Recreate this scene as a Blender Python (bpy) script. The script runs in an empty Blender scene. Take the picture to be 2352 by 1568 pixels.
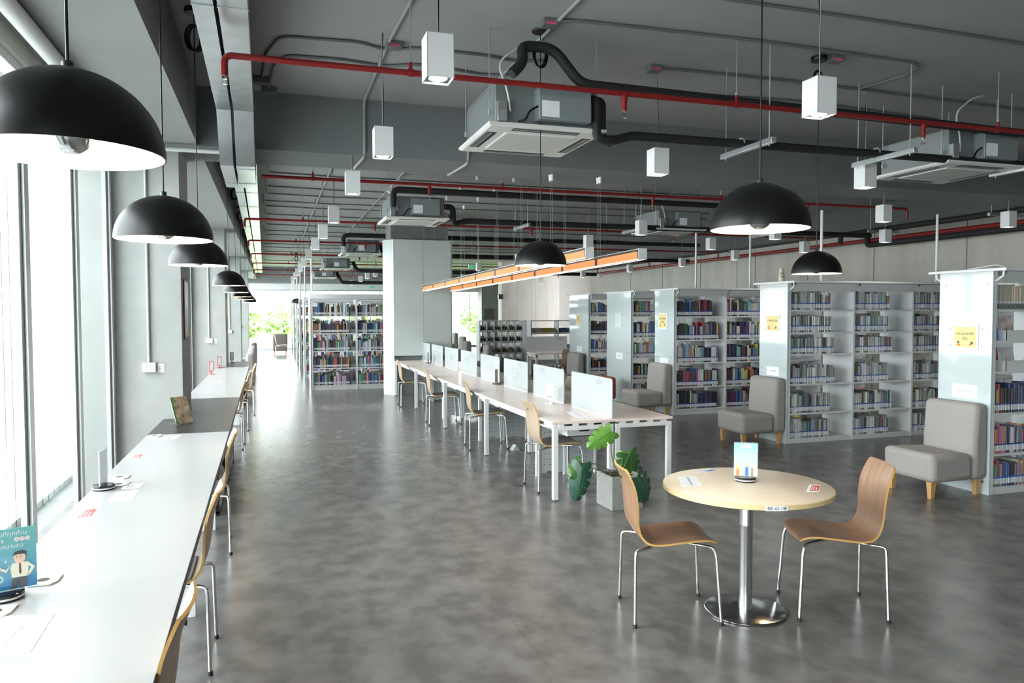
import bpy, bmesh, math, random
from mathutils import Vector, Matrix
PI = math.pi
S = bpy.context.scene
COL = S.collection
rnd = random.Random(7)

# ---------------------------------------------------------------- camera
EYE = Vector((0, 0, 1.75)); FPX = 1714.284; YAW, PIT, ROL = 0.311347, -0.03861, 0.002376
fw = Vector((math.sin(YAW)*math.cos(PIT), math.cos(YAW)*math.cos(PIT), math.sin(PIT)))
r0 = Vector((math.cos(YAW), -math.sin(YAW), 0)); d0 = fw.cross(r0)
RT = math.cos(ROL)*r0 + math.sin(ROL)*d0; DN = -math.sin(ROL)*r0 + math.cos(ROL)*d0
cd = bpy.data.cameras.new('camera'); cam = bpy.data.objects.new('camera', cd); COL.objects.link(cam)
cd.sensor_width = 36; cd.sensor_fit = 'HORIZONTAL'; cd.lens = FPX/2352*36; cd.clip_start = .05; cd.clip_end = 300
M = Matrix((RT, -DN, -fw)).transposed().to_4x4(); M.translation = EYE
cam.matrix_world = M; S.camera = cam
def ray(px, py): return fw + RT*((px-1176)/FPX) + DN*((py-784)/FPX)
def onz(px, py, z): d = ray(px, py); return EYE + d*((z-1.75)/d.z)
def ony(px, py, y): d = ray(px, py); return EYE + d*(y/d.y)
def proj(p):
    q = Vector(p)-EYE; w = q.dot(fw)
    return (q.dot(RT)/w*FPX+1176, q.dot(DN)/w*FPX+784, w)

# ---------------------------------------------------------------- materials
MATS = {}
def mat(name, col, rough=.5, metal=0, spec=.5, emis=None, es=0, noise=0, nscale=6, bump=0, coat=0, trans=0):
    if name in MATS: return MATS[name]
    m = bpy.data.materials.new(name); m.use_nodes = True; MATS[name] = m
    nt = m.node_tree; b = nt.nodes['Principled BSDF']
    b.inputs['Base Color'].default_value = (*col, 1); b.inputs['Roughness'].default_value = rough
    b.inputs['Metallic'].default_value = metal; b.inputs['Specular IOR Level'].default_value = spec
    b.inputs['Coat Weight'].default_value = coat; b.inputs['Transmission Weight'].default_value = trans
    if emis: b.inputs['Emission Color'].default_value = (*emis, 1); b.inputs['Emission Strength'].default_value = es
    if noise:
        tc = nt.nodes.new('ShaderNodeTexCoord'); n = nt.nodes.new('ShaderNodeTexNoise')
        n.inputs['Scale'].default_value = nscale; n.inputs['Detail'].default_value = 6; n.inputs['Roughness'].default_value = .6
        r = nt.nodes.new('ShaderNodeValToRGB'); e = r.color_ramp.elements
        e[0].position = .3; e[1].position = .7
        e[0].color = (*[c*(1-noise) for c in col], 1); e[1].color = (*[min(1, c*(1+noise)) for c in col], 1)
        nt.links.new(tc.outputs['Object'], n.inputs['Vector']); nt.links.new(n.outputs['Fac'], r.inputs['Fac'])
        nt.links.new(r.outputs['Color'], b.inputs['Base Color'])
        if bump:
            bp = nt.nodes.new('ShaderNodeBump'); bp.inputs['Strength'].default_value = bump; bp.inputs['Distance'].default_value = .01
            nt.links.new(n.outputs['Fac'], bp.inputs['Height']); nt.links.new(bp.outputs['Normal'], b.inputs['Normal'])
    return m
def node_mat(name):
    m = bpy.data.materials.new(name); m.use_nodes = True; MATS[name] = m
    nt = m.node_tree; return m, nt, nt.nodes['Principled BSDF'], nt.nodes.new, nt.links.new

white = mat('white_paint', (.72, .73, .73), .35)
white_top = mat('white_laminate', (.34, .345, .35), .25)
shelf_white = mat('shelf_white', (.66, .68, .68), .4)
black_top = mat('black_laminate', (.016, .016, .017), .28)
dark = mat('dark_metal', (.02, .02, .022), .4)
matte_black = mat('lamp_black', (.004, .004, .0045), .36, spec=.3)
rubber = mat('insulation_black', (.012, .012, .013), .7)
lamp_in = mat('lamp_inside_white', (.9, .86, .78), .5)
chrome = mat('chrome', (.72, .73, .74), .12, 1)
steel = mat('brushed_steel', (.55, .55, .56), .3, 1)
galv = mat('galvanised_sheet', (.64, .68, .69), .28, .85, noise=.18, nscale=3)
red = mat('red_pipe_paint', (.22, .010, .010), .35)
ceil_m = mat('ceiling_grey', (.31, .315, .315), .8, noise=.05, nscale=2)
beam_m = mat('beam_grey', (.17, .18, .185), .8, noise=.05, nscale=2)
conc = mat('pale_concrete', (.34, .345, .335), .75, noise=.09, nscale=2.5)
conc_d = mat('dark_concrete', (.16, .165, .165), .7, noise=.2, nscale=3)
cond_m = mat('conduit_grey', (.13, .135, .135), .5)
cond_l = mat('conduit_pale', (.55, .57, .54), .45)
ac_white = mat('cassette_white', (.70, .69, .66), .45)
ac_grey = mat('cassette_grey', (.22, .24, .245), .45, .3)
fabric = mat('grey_upholstery', (.34, .32, .305), .95, spec=.15, noise=.1, nscale=160, bump=.15)
fabric_backlit = mat('grey_upholstery_backlit', (.13, .115, .10), .95, spec=.15)  # darker copy of the grey upholstery, backlit shade put into its colour
orange_f = mat('rust_upholstery', (.33, .085, .03), .8)
sheen_m = mat('grey_seat_sheen', (.20, .185, .172), .45, noise=.1, nscale=90)  # grey tone paints the sheen on the seats
legwood = mat('oak_leg', (.52, .31, .12), .5)
desk_top = mat('desk_laminate', (.78, .665, .605), .3, noise=.03, nscale=20)
panel_m = mat('perforated_panel', (.42, .45, .455), .45)
paper = mat('paper', (.85, .86, .90), .6)
paper_y = mat('yellow_sign', (.78, .62, .26), .5, noise=.08, nscale=14)
paper_r = mat('red_print', (.62, .07, .06), .45)
ink = mat('ink', (.06, .06, .07), .6)
ink_f = mat('faint_ink', (.52, .58, .60), .5)
ink_g = mat('ink_grey', (.25, .27, .30), .5)
pink = mat('pink_tag', (.75, .08, .20), .6)
plast_w = mat('cream_plastic', (.78, .77, .70), .4)
pot_m = mat('planter_concrete', (.27, .27, .255), .85, noise=.12, nscale=7)
soil = mat('soil', (.02, .014, .008), .95, noise=.4, nscale=40)
leaf_l = mat('leaf_bright', (.10, .26, .035), .4, noise=.15, nscale=9)
leaf_d = mat('leaf_deep', (.018, .075, .045), .3, noise=.2, nscale=9)
leaf_m = mat('leaf_mid', (.035, .12, .025), .35, noise=.2, nscale=9)
stem_m = mat('stem_green', (.10, .15, .05), .5)
tree_m = mat('tree_leaf', (.20, .33, .09), .6)
bark = mat('bark', (.10, .07, .05), .9)
glassy = mat('end_panel_glass', (.53, .595, .60), .06, spec=.6)
colglass = mat('column_glass', (.54, .585, .57), .3, spec=.45, noise=.06, nscale=1.2)
acryl = mat('white_acrylic', (.40, .425, .43), .25)
emit_w = mat('downlight_lens', (1, 1, 1), .5, emis=(1, .98, .95), es=4)
emit_warm = mat('warm_bulb', (1, .9, .7), .5, emis=(1, .75, .48), es=26)
emit_or = mat('orange_diffuser', (.22, .08, .02), .5, emis=(1, .39, .12), es=.25)
emit_bot = mat('strip_lens', (1, .9, .8), .5, emis=(1, .84, .66), es=1.2)
hole = mat('hole_dark', (.03, .035, .04), .8)
terr = mat('terrace_concrete', (.26, .27, .265), .8, noise=.1, nscale=1.5)
fin_m = mat('facade_fin', (.62, .68, .675), .5)
lawn_m = mat('lawn', (.20, .30, .08), .9, noise=.25, nscale=2)
blue = mat('print_blue', (.05, .22, .62), .5); skin = mat('print_skin', (.85, .55, .42), .5); hair = mat('print_hair', (.05, .055, .06), .5)
shirt = mat('print_cream', (.85, .80, .62), .5); maroon = mat('print_maroon', (.16, .03, .06), .5); trous = mat('print_grey', (.10, .11, .13), .5)
teal = mat('print_teal', (.10, .48, .56), .5); sky_p = mat('print_sky', (.35, .70, .85), .5); or_p = mat('print_orange', (.85, .30, .08), .5)
green_s = mat('exit_green', (.02, .45, .16), .5, emis=(.05, .8, .3), es=.12)
soffit_m = mat('soffit_pale', (.50, .51, .51), .8)
wire_m = mat('thin_wire', (.40, .41, .42), .4, .5)

# floor: mottled vinyl with joints
m, nt, b, N, L = node_mat('vinyl_floor'); floor_m = m
tc = N('ShaderNodeTexCoord'); n1 = N('ShaderNodeTexNoise'); n1.inputs['Scale'].default_value = 5; n1.inputs['Detail'].default_value = 2.6; n1.inputs['Roughness'].default_value = .55
n2 = N('ShaderNodeTexNoise'); n2.inputs['Scale'].default_value = .9; n2.inputs['Detail'].default_value = 1.5
mp = N('ShaderNodeMapping'); mp.inputs['Scale'].default_value = (1, .8, 1)
L(tc.outputs['Object'], mp.inputs['Vector']); L(mp.outputs['Vector'], n1.inputs['Vector']); L(tc.outputs['Object'], n2.inputs['Vector'])
cr = N('ShaderNodeValToRGB'); e = cr.color_ramp.elements
e[0].position = .33; e[0].color = (.100, .097, .094, 1); e[1].position = .68; e[1].color = (.182, .176, .171, 1)
cr.color_ramp.interpolation = 'B_SPLINE'; mid = e.new(.5); mid.color = (.138, .133, .129, 1)
L(n1.outputs['Fac'], cr.inputs['Fac'])
mx = N('ShaderNodeMixRGB'); mx.blend_type = 'MULTIPLY'; mx.inputs['Fac'].default_value = .5
c2 = N('ShaderNodeValToRGB'); c2.color_ramp.elements[0].position = .3; c2.color_ramp.elements[0].color = (.86, .85, .84, 1); c2.color_ramp.elements[1].position = .7; c2.color_ramp.elements[1].color = (1.08, 1.05, 1.03, 1)
L(n2.outputs['Fac'], c2.inputs['Fac']); L(cr.outputs['Color'], mx.inputs['Color1']); L(c2.outputs['Color'], mx.inputs['Color2'])
br = N('ShaderNodeTexBrick'); br.inputs['Color1'].default_value = br.inputs['Color2'].default_value = (1, 1, 1, 1); br.inputs['Mortar'].default_value = (.72, .72, .72, 1)
br.inputs['Scale'].default_value = 1; br.inputs['Mortar Size'].default_value = .003; br.inputs['Brick Width'].default_value = 9; br.inputs['Row Height'].default_value = 1.83; br.offset = 0
mp2 = N('ShaderNodeMapping'); mp2.inputs['Rotation'].default_value = (0, 0, PI/2); mp2.inputs['Location'].default_value = (1.0, .55, 0)
L(tc.outputs['Object'], mp2.inputs['Vector']); L(mp2.outputs['Vector'], br.inputs['Vector'])
m3 = N('ShaderNodeMixRGB'); m3.blend_type = 'MULTIPLY'; m3.inputs['Fac'].default_value = .6
L(mx.outputs['Color'], m3.inputs['Color1']); L(br.outputs['Color'], m3.inputs['Color2']); L(m3.outputs['Color'], b.inputs['Base Color'])
b.inputs['Roughness'].default_value = .27; b.inputs['Specular IOR Level'].default_value = .5

# right wall: board-marked concrete panels with vertical joints
m, nt, b, N, L = node_mat('panel_concrete'); wall_m = m
tc = N('ShaderNodeTexCoord'); n1 = N('ShaderNodeTexNoise'); n1.inputs['Scale'].default_value = 1.6; n1.inputs['Detail'].default_value = 8; n1.inputs['Roughness'].default_value = .6
mp = N('ShaderNodeMapping'); mp.inputs['Scale'].default_value = (1.5, 1.5, .45); L(tc.outputs['Object'], mp.inputs['Vector']); L(mp.outputs['Vector'], n1.inputs['Vector'])
cr = N('ShaderNodeValToRGB'); e = cr.color_ramp.elements; e[0].position = .3; e[1].position = .7; e[0].color = (.41, .39, .345, 1); e[1].color = (.52, .50, .45, 1)
L(n1.outputs['Fac'], cr.inputs['Fac']); L(cr.outputs['Color'], b.inputs['Base Color']); b.inputs['Roughness'].default_value = .7

# plywood
def ply(name, a, c):
    m, nt, b, N, L = node_mat(name)
    tc = N('ShaderNodeTexCoord'); mp = N('ShaderNodeMapping'); mp.inputs['Scale'].default_value = (4, 60, 4)
    n = N('ShaderNodeTexNoise'); n.inputs['Scale'].default_value = 1.2; n.inputs['Detail'].default_value = 5; n.inputs['Distortion'].default_value = .4
    cr = N('ShaderNodeValToRGB'); e = cr.color_ramp.elements; e[0].position = .3; e[1].position = .72; e[0].color = (*a, 1); e[1].color = (*c, 1)
    L(tc.outputs['Object'], mp.inputs['Vector']); L(mp.outputs['Vector'], n.inputs['Vector']); L(n.outputs['Fac'], cr.inputs['Fac']); L(cr.outputs['Color'], b.inputs['Base Color'])
    b.inputs['Roughness'].default_value = .35; return m
ply_m = ply('walnut_veneer', (.21, .115, .065), (.34, .20, .125))
ply_l = ply('oak_veneer', (.35, .26, .18), (.48, .375, .28))
ply_e = mat('plywood_edge', (.56, .32, .10), .5)
top_wood = ply('maple_tabletop', (.76, .64, .48), (.83, .71, .56))
top_edge = mat('maple_edge', (.72, .54, .28), .45)

# window glass: clear pane with a soft mirror layer
m = bpy.data.materials.new('window_glass'); m.use_nodes = True; nt = m.node_tree; nt.nodes.clear(); wglass = m
o_ = nt.nodes.new('ShaderNodeOutputMaterial'); mixs = nt.nodes.new('ShaderNodeMixShader'); tr = nt.nodes.new('ShaderNodeBsdfTransparent'); gl = nt.nodes.new('ShaderNodeBsdfGlossy')
tr.inputs['Color'].default_value = (.94, .97, .965, 1); gl.inputs['Roughness'].default_value = .02
lw = nt.nodes.new('ShaderNodeLayerWeight'); lw.inputs['Blend'].default_value = .5; pw = nt.nodes.new('ShaderNodeMath'); pw.operation = 'POWER'; pw.inputs[1].default_value = 5; fr = nt.nodes.new('ShaderNodeMath'); fr.operation = 'MULTIPLY_ADD'; fr.inputs[1].default_value = .8; fr.inputs[2].default_value = .03; nt.links.new(lw.outputs['Facing'], pw.inputs[0]); nt.links.new(pw.outputs[0], fr.inputs[0])
nt.links.new(fr.outputs[0], mixs.inputs[0]); nt.links.new(tr.outputs[0], mixs.inputs[1]); nt.links.new(gl.outputs[0], mixs.inputs[2]); nt.links.new(mixs.outputs[0], o_.inputs[0])
m = bpy.data.materials.new('clear_acrylic'); m.use_nodes = True; nt = m.node_tree; nt.nodes.clear(); clear_m = m
o_ = nt.nodes.new('ShaderNodeOutputMaterial'); mixs = nt.nodes.new('ShaderNodeMixShader'); tr = nt.nodes.new('ShaderNodeBsdfTransparent'); gl = nt.nodes.new('ShaderNodeBsdfGlossy')
tr.inputs['Color'].default_value = (.93, .95, .96, 1); gl.inputs['Roughness'].default_value = .03
lw = nt.nodes.new('ShaderNodeLayerWeight'); lw.inputs['Blend'].default_value = .5; pw = nt.nodes.new('ShaderNodeMath'); pw.operation = 'POWER'; pw.inputs[1].default_value = 5; fr = nt.nodes.new('ShaderNodeMath'); fr.operation = 'MULTIPLY_ADD'; fr.inputs[1].default_value = .8; fr.inputs[2].default_value = .03; nt.links.new(lw.outputs['Facing'], pw.inputs[0]); nt.links.new(pw.outputs[0], fr.inputs[0])
nt.links.new(fr.outputs[0], mixs.inputs[0]); nt.links.new(tr.outputs[0], mixs.inputs[1]); nt.links.new(gl.outputs[0], mixs.inputs[2]); nt.links.new(mixs.outputs[0], o_.inputs[0])

# book covers: colour from the object (single books) or a colour attribute (the mass of small ones)
def book_mat(name, attr):
    m, nt, b, N, L = node_mat(name)
    if attr: s = N('ShaderNodeVertexColor'); s.layer_name = 'Col'
    else: s = N('ShaderNodeObjectInfo')
    L(s.outputs['Color'], b.inputs['Base Color']); b.inputs['Roughness'].default_value = .45; return m
book_c = book_mat('book_cover', False); book_mass = book_mat('book_mass_cover', True)
book_p = mat('book_pages', (.68, .65, .58), .8); book_l = mat('call_number_label', (.62, .63, .66), .6)
tape = {'yb': mat('yellow_tape', (.62, .50, .06), .5), 'rb': mat('navy_tape', (.03, .06, .28), .5), 'b': mat('blue_tape', (.03, .14, .5), .5), 'k': mat('black_tape', (.015, .015, .02), .5)}

# ---------------------------------------------------------------- mesh helpers
class MB:
    def __init__(s): s.v = []; s.f = []; s.m = []
    def add(s, vs, fs, mi=0):
        o = len(s.v); s.v += [tuple(v) for v in vs]
        for f in fs: s.f.append([o+i for i in f]); s.m.append(mi)
        return s
    def box(s, x0, x1, y0, y1, z0, z1, mi=0):
        x0, x1 = min(x0, x1), max(x0, x1); y0, y1 = min(y0, y1), max(y0, y1); z0, z1 = min(z0, z1), max(z0, z1)
        return s.add([(x0, y0, z0), (x1, y0, z0), (x1, y1, z0), (x0, y1, z0), (x0, y0, z1), (x1, y0, z1), (x1, y1, z1), (x0, y1, z1)],
              [(0, 3, 2, 1), (4, 5, 6, 7), (0, 1, 5, 4), (1, 2, 6, 5), (2, 3, 7, 6), (3, 0, 4, 7)], mi)
    def prism(s, poly, a, b, fn, mi=0):      # poly 2D, extruded a..b, fn(u,v,w)->xyz
        n = len(poly); vs = [fn(u, v, a) for u, v in poly]+[fn(u, v, b) for u, v in poly]
        fs = [tuple(range(n))[::-1], tuple(range(n, 2*n))]+[(i, (i+1) % n, n+(i+1) % n, n+i) for i in range(n)]
        return s.add(vs, fs, mi)
    def tube(s, path, r, n=10, mi=0, caps=True):
        P = [Vector(p) for p in path]; vs = []; fs = []; up = None
        for i, p in enumerate(P):
            t = ((P[min(i+1, len(P)-1)]-p).normalized()+(p-P[max(i-1, 0)]).normalized())
            if t.length < 1e-6: t = P[min(i+1, len(P)-1)]-P[max(i-1, 0)]
            t.normalize()
            if up is None: up = Vector((0, 0, 1)) if abs(t.z) < .9 else Vector((1, 0, 0))
            a = up-t*up.dot(t); a.normalize(); up = a; b_ = t.cross(a)
            rr = r[i] if isinstance(r, (list, tuple)) else r
            vs += [p+(a*math.cos(2*PI*k/n)+b_*math.sin(2*PI*k/n))*rr for k in range(n)]
        for i in range(len(P)-1):
            for k in range(n): fs.append((i*n+k, i*n+(k+1) % n, (i+1)*n+(k+1) % n, (i+1)*n+k))
        if caps: fs += [tuple(range(n))[::-1], tuple(range((len(P)-1)*n, len(P)*n))]
        return s.add(vs, fs, mi)
    def lathe(s, prof, n=32, mi=0, c=(0, 0, 0), mis=None):
        vs = []; o = len(s.v)
        for r, z in prof: vs += [(c[0]+r*math.cos(2*PI*k/n), c[1]+r*math.sin(2*PI*k/n), c[2]+z) for k in range(n)]
        for i in range(len(prof)-1):
            s.add([], []) 
            mi_ = mis[i] if mis else mi
            for k in range(n): s.f.append([o+i*n+k, o+i*n+(k+1) % n, o+(i+1)*n+(k+1) % n, o+(i+1)*n+k]); s.m.append(mi_)
        s.v += vs
        return s
    def disc(s, c, r, n=20, mi=0, ax='z', h=.002):
        C0 = Vector(c); fn = {'z': lambda u, v, w: (C0.x+u, C0.y+v, C0.z+w), 'x': lambda u, v, w: (C0.x+w, C0.y+u, C0.z+v), 'y': lambda u, v, w: (C0.x+u, C0.y+w, C0.z+v)}[ax]
        return s.prism([(r*math.cos(2*PI*k/n), r*math.sin(2*PI*k/n)) for k in range(n)], 0, h, fn, mi)
    def build(s, name, mats, parent=None, smooth=40, bevel=0, loc=None):
        me = bpy.data.meshes.new(name); me.from_pydata(s.v, [], s.f); me.validate()
        bm = bmesh.new(); bm.from_mesh(me); bmesh.ops.recalc_face_normals(bm, faces=bm.faces); 
        if smooth:
            for f in bm.faces: f.smooth = True
            for e_ in bm.edges: e_.smooth = e_.calc_face_angle(9) < math.radians(smooth)
        bm.to_mesh(me); bm.free()
        if not isinstance(mats, (list, tuple)): mats = [mats]
        for m_ in mats: me.materials.append(m_)
        if len(me.polygons) == len(s.m): me.polygons.foreach_set('material_index', s.m)
        o = bpy.data.objects.new(name, me); COL.objects.link(o)
        if parent: o.parent = parent
        if loc: o.location = loc
        if bevel:
            bv = o.modifiers.new('bevel', 'BEVEL'); bv.width = bevel; bv.segments = 3; bv.limit_method = 'ANGLE'; bv.angle_limit = math.radians(40)
        return o
def tag(o, label, cat, group=None, kind=None):
    o['label'] = label; o['category'] = cat
    if group: o['group'] = group
    if kind: o['kind'] = kind
    return o
def thing(name, label, cat, loc=(0, 0, 0), rz=0, group=None):
    o = bpy.data.objects.new(name, None); COL.objects.link(o); o.empty_display_size = .1; o.location = loc; o.rotation_euler = (0, 0, rz)
    return tag(o, label, cat, group)
def struct(name, mb, mats, **k):
    o = mb.build(name, mats, **k); o['kind'] = 'structure'; return o
def dup(o, loc=None, rz=None, label=None, group=None, parent=None):
    c = o.copy(); COL.objects.link(c)
    if parent: c.parent = parent
    if loc is not None: c.location = loc
    if rz is not None: c.rotation_euler = (0, 0, rz)
    if label: c['label'] = label
    if group: c['group'] = group
    for ch in list(o.children): dup(ch, parent=c)
    return c
def fillet(path, r, n=6):
    P = [Vector(p) for p in path]; out = [P[0]]
    for i in range(1, len(P)-1):
        a, b_, c = P[i-1], P[i], P[i+1]; u = (a-b_); v = (c-b_); k = min(r, u.length*.49, v.length*.49); u.normalize(); v.normalize()
        p0 = b_+u*k; p2 = b_+v*k
        for j in range(n+1):
            t = j/n; out.append(p0*(1-t)**2+b_*2*t*(1-t)+p2*t*t)
    out.append(P[-1]); return out
def text_mesh(txt, size, name='lettering', material=None, parent=None, loc=(0, 0, 0), rot=(0, 0, 0), align='CENTER', depth=.0004):
    cu = bpy.data.curves.new(name, 'FONT'); cu.body = txt; cu.size = size; cu.align_x = align; cu.align_y = 'CENTER'; cu.extrude = depth; cu.resolution_u = 3
    t = bpy.data.objects.new(name, cu); COL.objects.link(t)
    me = bpy.data.meshes.new_from_object(t.evaluated_get(bpy.context.evaluated_depsgraph_get())); bpy.data.objects.remove(t)
    o = bpy.data.objects.new(name, me); COL.objects.link(o); me.materials.clear(); me.materials.append(material or ink)
    if parent: o.parent = parent
    o.location = loc; o.rotation_euler = rot; return o
ORD = lambda n: {1: 'first', 2: 'second', 3: 'third', 4: 'fourth', 5: 'fifth', 6: 'sixth', 7: 'seventh', 8: 'eighth', 9: 'ninth', 10: 'tenth'}.get(n) or str(n)+('th' if 10 < n % 100 < 14 else {1: 'st', 2: 'nd', 3: 'rd'}.get(n % 10, 'th'))
# ================================================================ THE SETTING
CZ = 3.885; BZ = 3.33; GX = -1.42
struct('floor', MB().box(-1.8, 14, -5, 37, -.2, 0), floor_m)
struct('ceiling', MB().box(-1.8, 14, -5, 37, CZ, CZ+.25), ceil_m)
struct('terrace_ground', MB().box(-12, -1.8, -8, 60, -.25, -.03), terr)
struct('lawn_ground', MB().box(-12, 40, 37, 90, -.3, -.05), lawn_m)
beams = [(7.66, 8.42)]
for i, (a, c) in enumerate(beams): struct('beam_cross_%d' % (i+1), MB().box(-.64, 12, a, c, BZ, CZ+.02), beam_m)
struct('beam_end', MB().box(-1.8, 14, 36.2, 36.75, 3.14, CZ+.02), beam_m)
struct('beam_left', MB().box(-1.8, -.64, -5, 37, BZ, CZ+.02), mat('beam_left_grey', (.25, .255, .255), .8, noise=.05, nscale=2))
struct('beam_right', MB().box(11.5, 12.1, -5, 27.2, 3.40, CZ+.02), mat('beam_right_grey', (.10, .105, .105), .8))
# left columns with windows between them
YC = [.6, 7.8, 15.0, 22.2, 29.4]
for i, y in enumerate(YC): struct('column_left_%d' % (i+1), MB().box(-1.75, -.82, y, y+.72, 0, BZ+.01), conc, bevel=.006)
def window_y(idx, y0, y1, z1, mull, sill=.06):
    """a window along the left wall, glass at GX"""
    fr = MB(); gk = MB()
    W_ = .085
    for y in [y0+W_/2]+mull+[y1-W_/2]:
        fr.box(GX-.05, GX+.015, y-W_/2, y+W_/2, 0, z1); gk.box(GX-.014, GX-.001, y-W_/2-.012, y-W_/2+.001, sill, z1-.06); gk.box(GX-.014, GX-.001, y+W_/2-.001, y+W_/2+.012, sill, z1-.06)
    fr.box(GX-.06, GX+.03, y0, y1, 0, sill); fr.box(GX-.06, GX+.03, y0, y1, z1-.06, z1)
    f = struct('window_%d' % idx, fr, white)
    g = gk.build('gasket', dark, f); p = MB().box(GX-.012, GX-.004, y0, y1, sill, z1-.06).build('pane', wglass, f)
    return f
bays = [(-5, .6), (1.32, 7.8), (8.52, 15.0), (15.72, 22.2), (22.92, 29.4), (30.12, 36.9)]
for i, (a, c) in enumerate(bays):
    n = max(1, round((c-a)/1.27)); mul = [c-.06-1.25*k for k in range(1, n)] if i == 1 else [a+(c-a)*k/n for k in range(1, n)]
    window_y(i+1, a, c, 3.22, [y for y in mul if y > a+.3])
    struct('trim_%d' % (i+1), MB().box(GX-.08, GX+.06, a, c, 3.22, BZ), mat('header_beige', (.62, .60, .55), .6))
# far window wall
fr = MB(); gk = MB(); FY = 36.9
xs = [-1.7, .42, 1.95, 3.5, 5.05, 6.6, 8.15, 9.6, 10.8, 12.4, 14]
for x in xs: fr.box(x-.018, x+.018, FY-.05, FY+.05, 0, 2.86)
fr.box(-1.7, 14, FY-.06, FY+.06, 0, .12); fr.box(-1.7, 14, FY-.06, FY+.06, 2.8, 2.86)
f = struct('window_7', fr, mat('mullion_grey', (.30, .34, .37), .4)); MB().box(-1.7, 14, FY-.005, FY+.005, .12, 2.8).build('pane', wglass, f)
struct('wall_far', MB().box(-1.8, 14, FY-.1, FY+.15, 2.86, CZ+.02), mat('lintel_white', (.6, .62, .64), .7))
struct('column_far', MB().box(10.0, 10.9, 36.0, 36.78, 0, CZ), conc_d)
struct('wall_core', MB().box(9.2, 11.8, 30, 30.5, 0, CZ), wall_m)
mb = MB()
for x in (9.9, 10.55, 10.72, 11.2): mb.box(x-.008, x+.008, 29.992, 30.001, 0, CZ)
mb.box(9.2, 11.8, 29.992, 30.001, 2.16, 2.19); struct('trim_core_joints', mb, mat('joint_pale', (.5, .5, .48), .7))
struct('wall_recess', MB().box(11.8, 14, 31, 31.3, 0, CZ), mat('recess_plaster', (.50, .48, .46), .8))
struct('wall_rear', MB().box(-1.8, 14, -5.2, -5, 0, CZ+.02), conc)
struct('wall_side', MB().box(14, 14.2, 27, 37, 0, CZ+.02), conc)
w = struct('wall_right', MB().box(12, 12.3, -5, 27.2, 0, CZ+.02), wall_m)
mb = MB()
for y in (5.98, 8.19, 10.39, 12.58, 14.6, 16.61, 17.41, 19.22, 21.45, 23.68): mb.box(11.994, 12.001, y-.006, y+.006, 0, 3.4)
mb.build('panel_joint', mat('joint_grey', (.12, .12, .11), .8), w)
# glass-clad column in the middle of the room
struct('column_middle', MB().box(2.42, 3.66, 15.86, 16.6, 0, CZ), conc_d)
mb = MB(); mb.box(2.47, 3.09, 15.78, 15.80, .84, 3.3); mb.box(3.094, 3.71, 15.78, 15.80, .84, 3.3)
mb.prism([(2.28, 16.12), (2.29, 16.13), (2.47, 15.80), (2.46, 15.79)], 0, 3.3, lambda u, v, w_: (u, v, w_))
mb.box(3.70, 3.72, 15.78, 16.7, .84, 3.3)
tag(mb.build('column_cladding', colglass), 'frosted greenish glass cladding around the concrete column at the far end of the study desks', 'glass panel')

# outside: louvre fins beyond the left windows, trees beyond the far window
mb = MB()
y = -2.0
while y < 30: mb.box(-2.12, -2.05, y, y+.02, -.03, 3.6); y += .19
mb.box(-2.12, -2.05, -2, 30, -.03, .03); mb.box(-2.12, -2.05, -2, 30, 3.55, 3.62)
tag(mb.build('facade_louvre', fin_m), 'tall screen of pale vertical facade fins standing outside the window wall', 'louvre screen')
def tree(x, y, h, r, lab):
    t = thing('garden_tree', lab, 'tree', (x, y, -.05), 0, 'trees beyond the far window')
    MB().tube([(0, 0, 0), (.1, 0, h*.35), (0, .1, h*.7)], [.16, .12, .06], 8).build('trunk', bark, t)
    mb = MB(); R_ = random.Random(int(x*10+y))
    for k in range(420):
        a = R_.uniform(0, 2*PI); u = R_.uniform(-1, 1); q = r*R_.random()**.4
        c = Vector((q*math.sqrt(1-u*u)*math.cos(a), q*math.sqrt(1-u*u)*math.sin(a), h*.62+q*u*.8)); s = R_.uniform(.15, .32)
        a1 = Vector((R_.uniform(-1, 1), R_.uniform(-1, 1), R_.uniform(-1, 1))).normalized(); a2 = a1.orthogonal().normalized()
        mb.add([c-a1*s, c+a2*s*.5, c+a1*s, c-a2*s*.5], [(0, 1, 2, 3)])
    mb.build('crown', tree_m, t, smooth=0)
for i, (x, y, h, r) in enumerate([(-1.5, 46, 1.9, 1.15), (.6, 51, 2.0, 1.3), (2.9, 47, 1.5, 1.0), (6, 52, 3, 1.7), (9.8, 48, 2.2, 1.3), (12.9, 47, 2.4, 1.3), (16.5, 51, 3.0, 1.7)]):
    tree(x, y, h, r, 'bright green bushy tree outside the far glass, %s counted from the window-wall side' % ORD(i+1))

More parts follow.
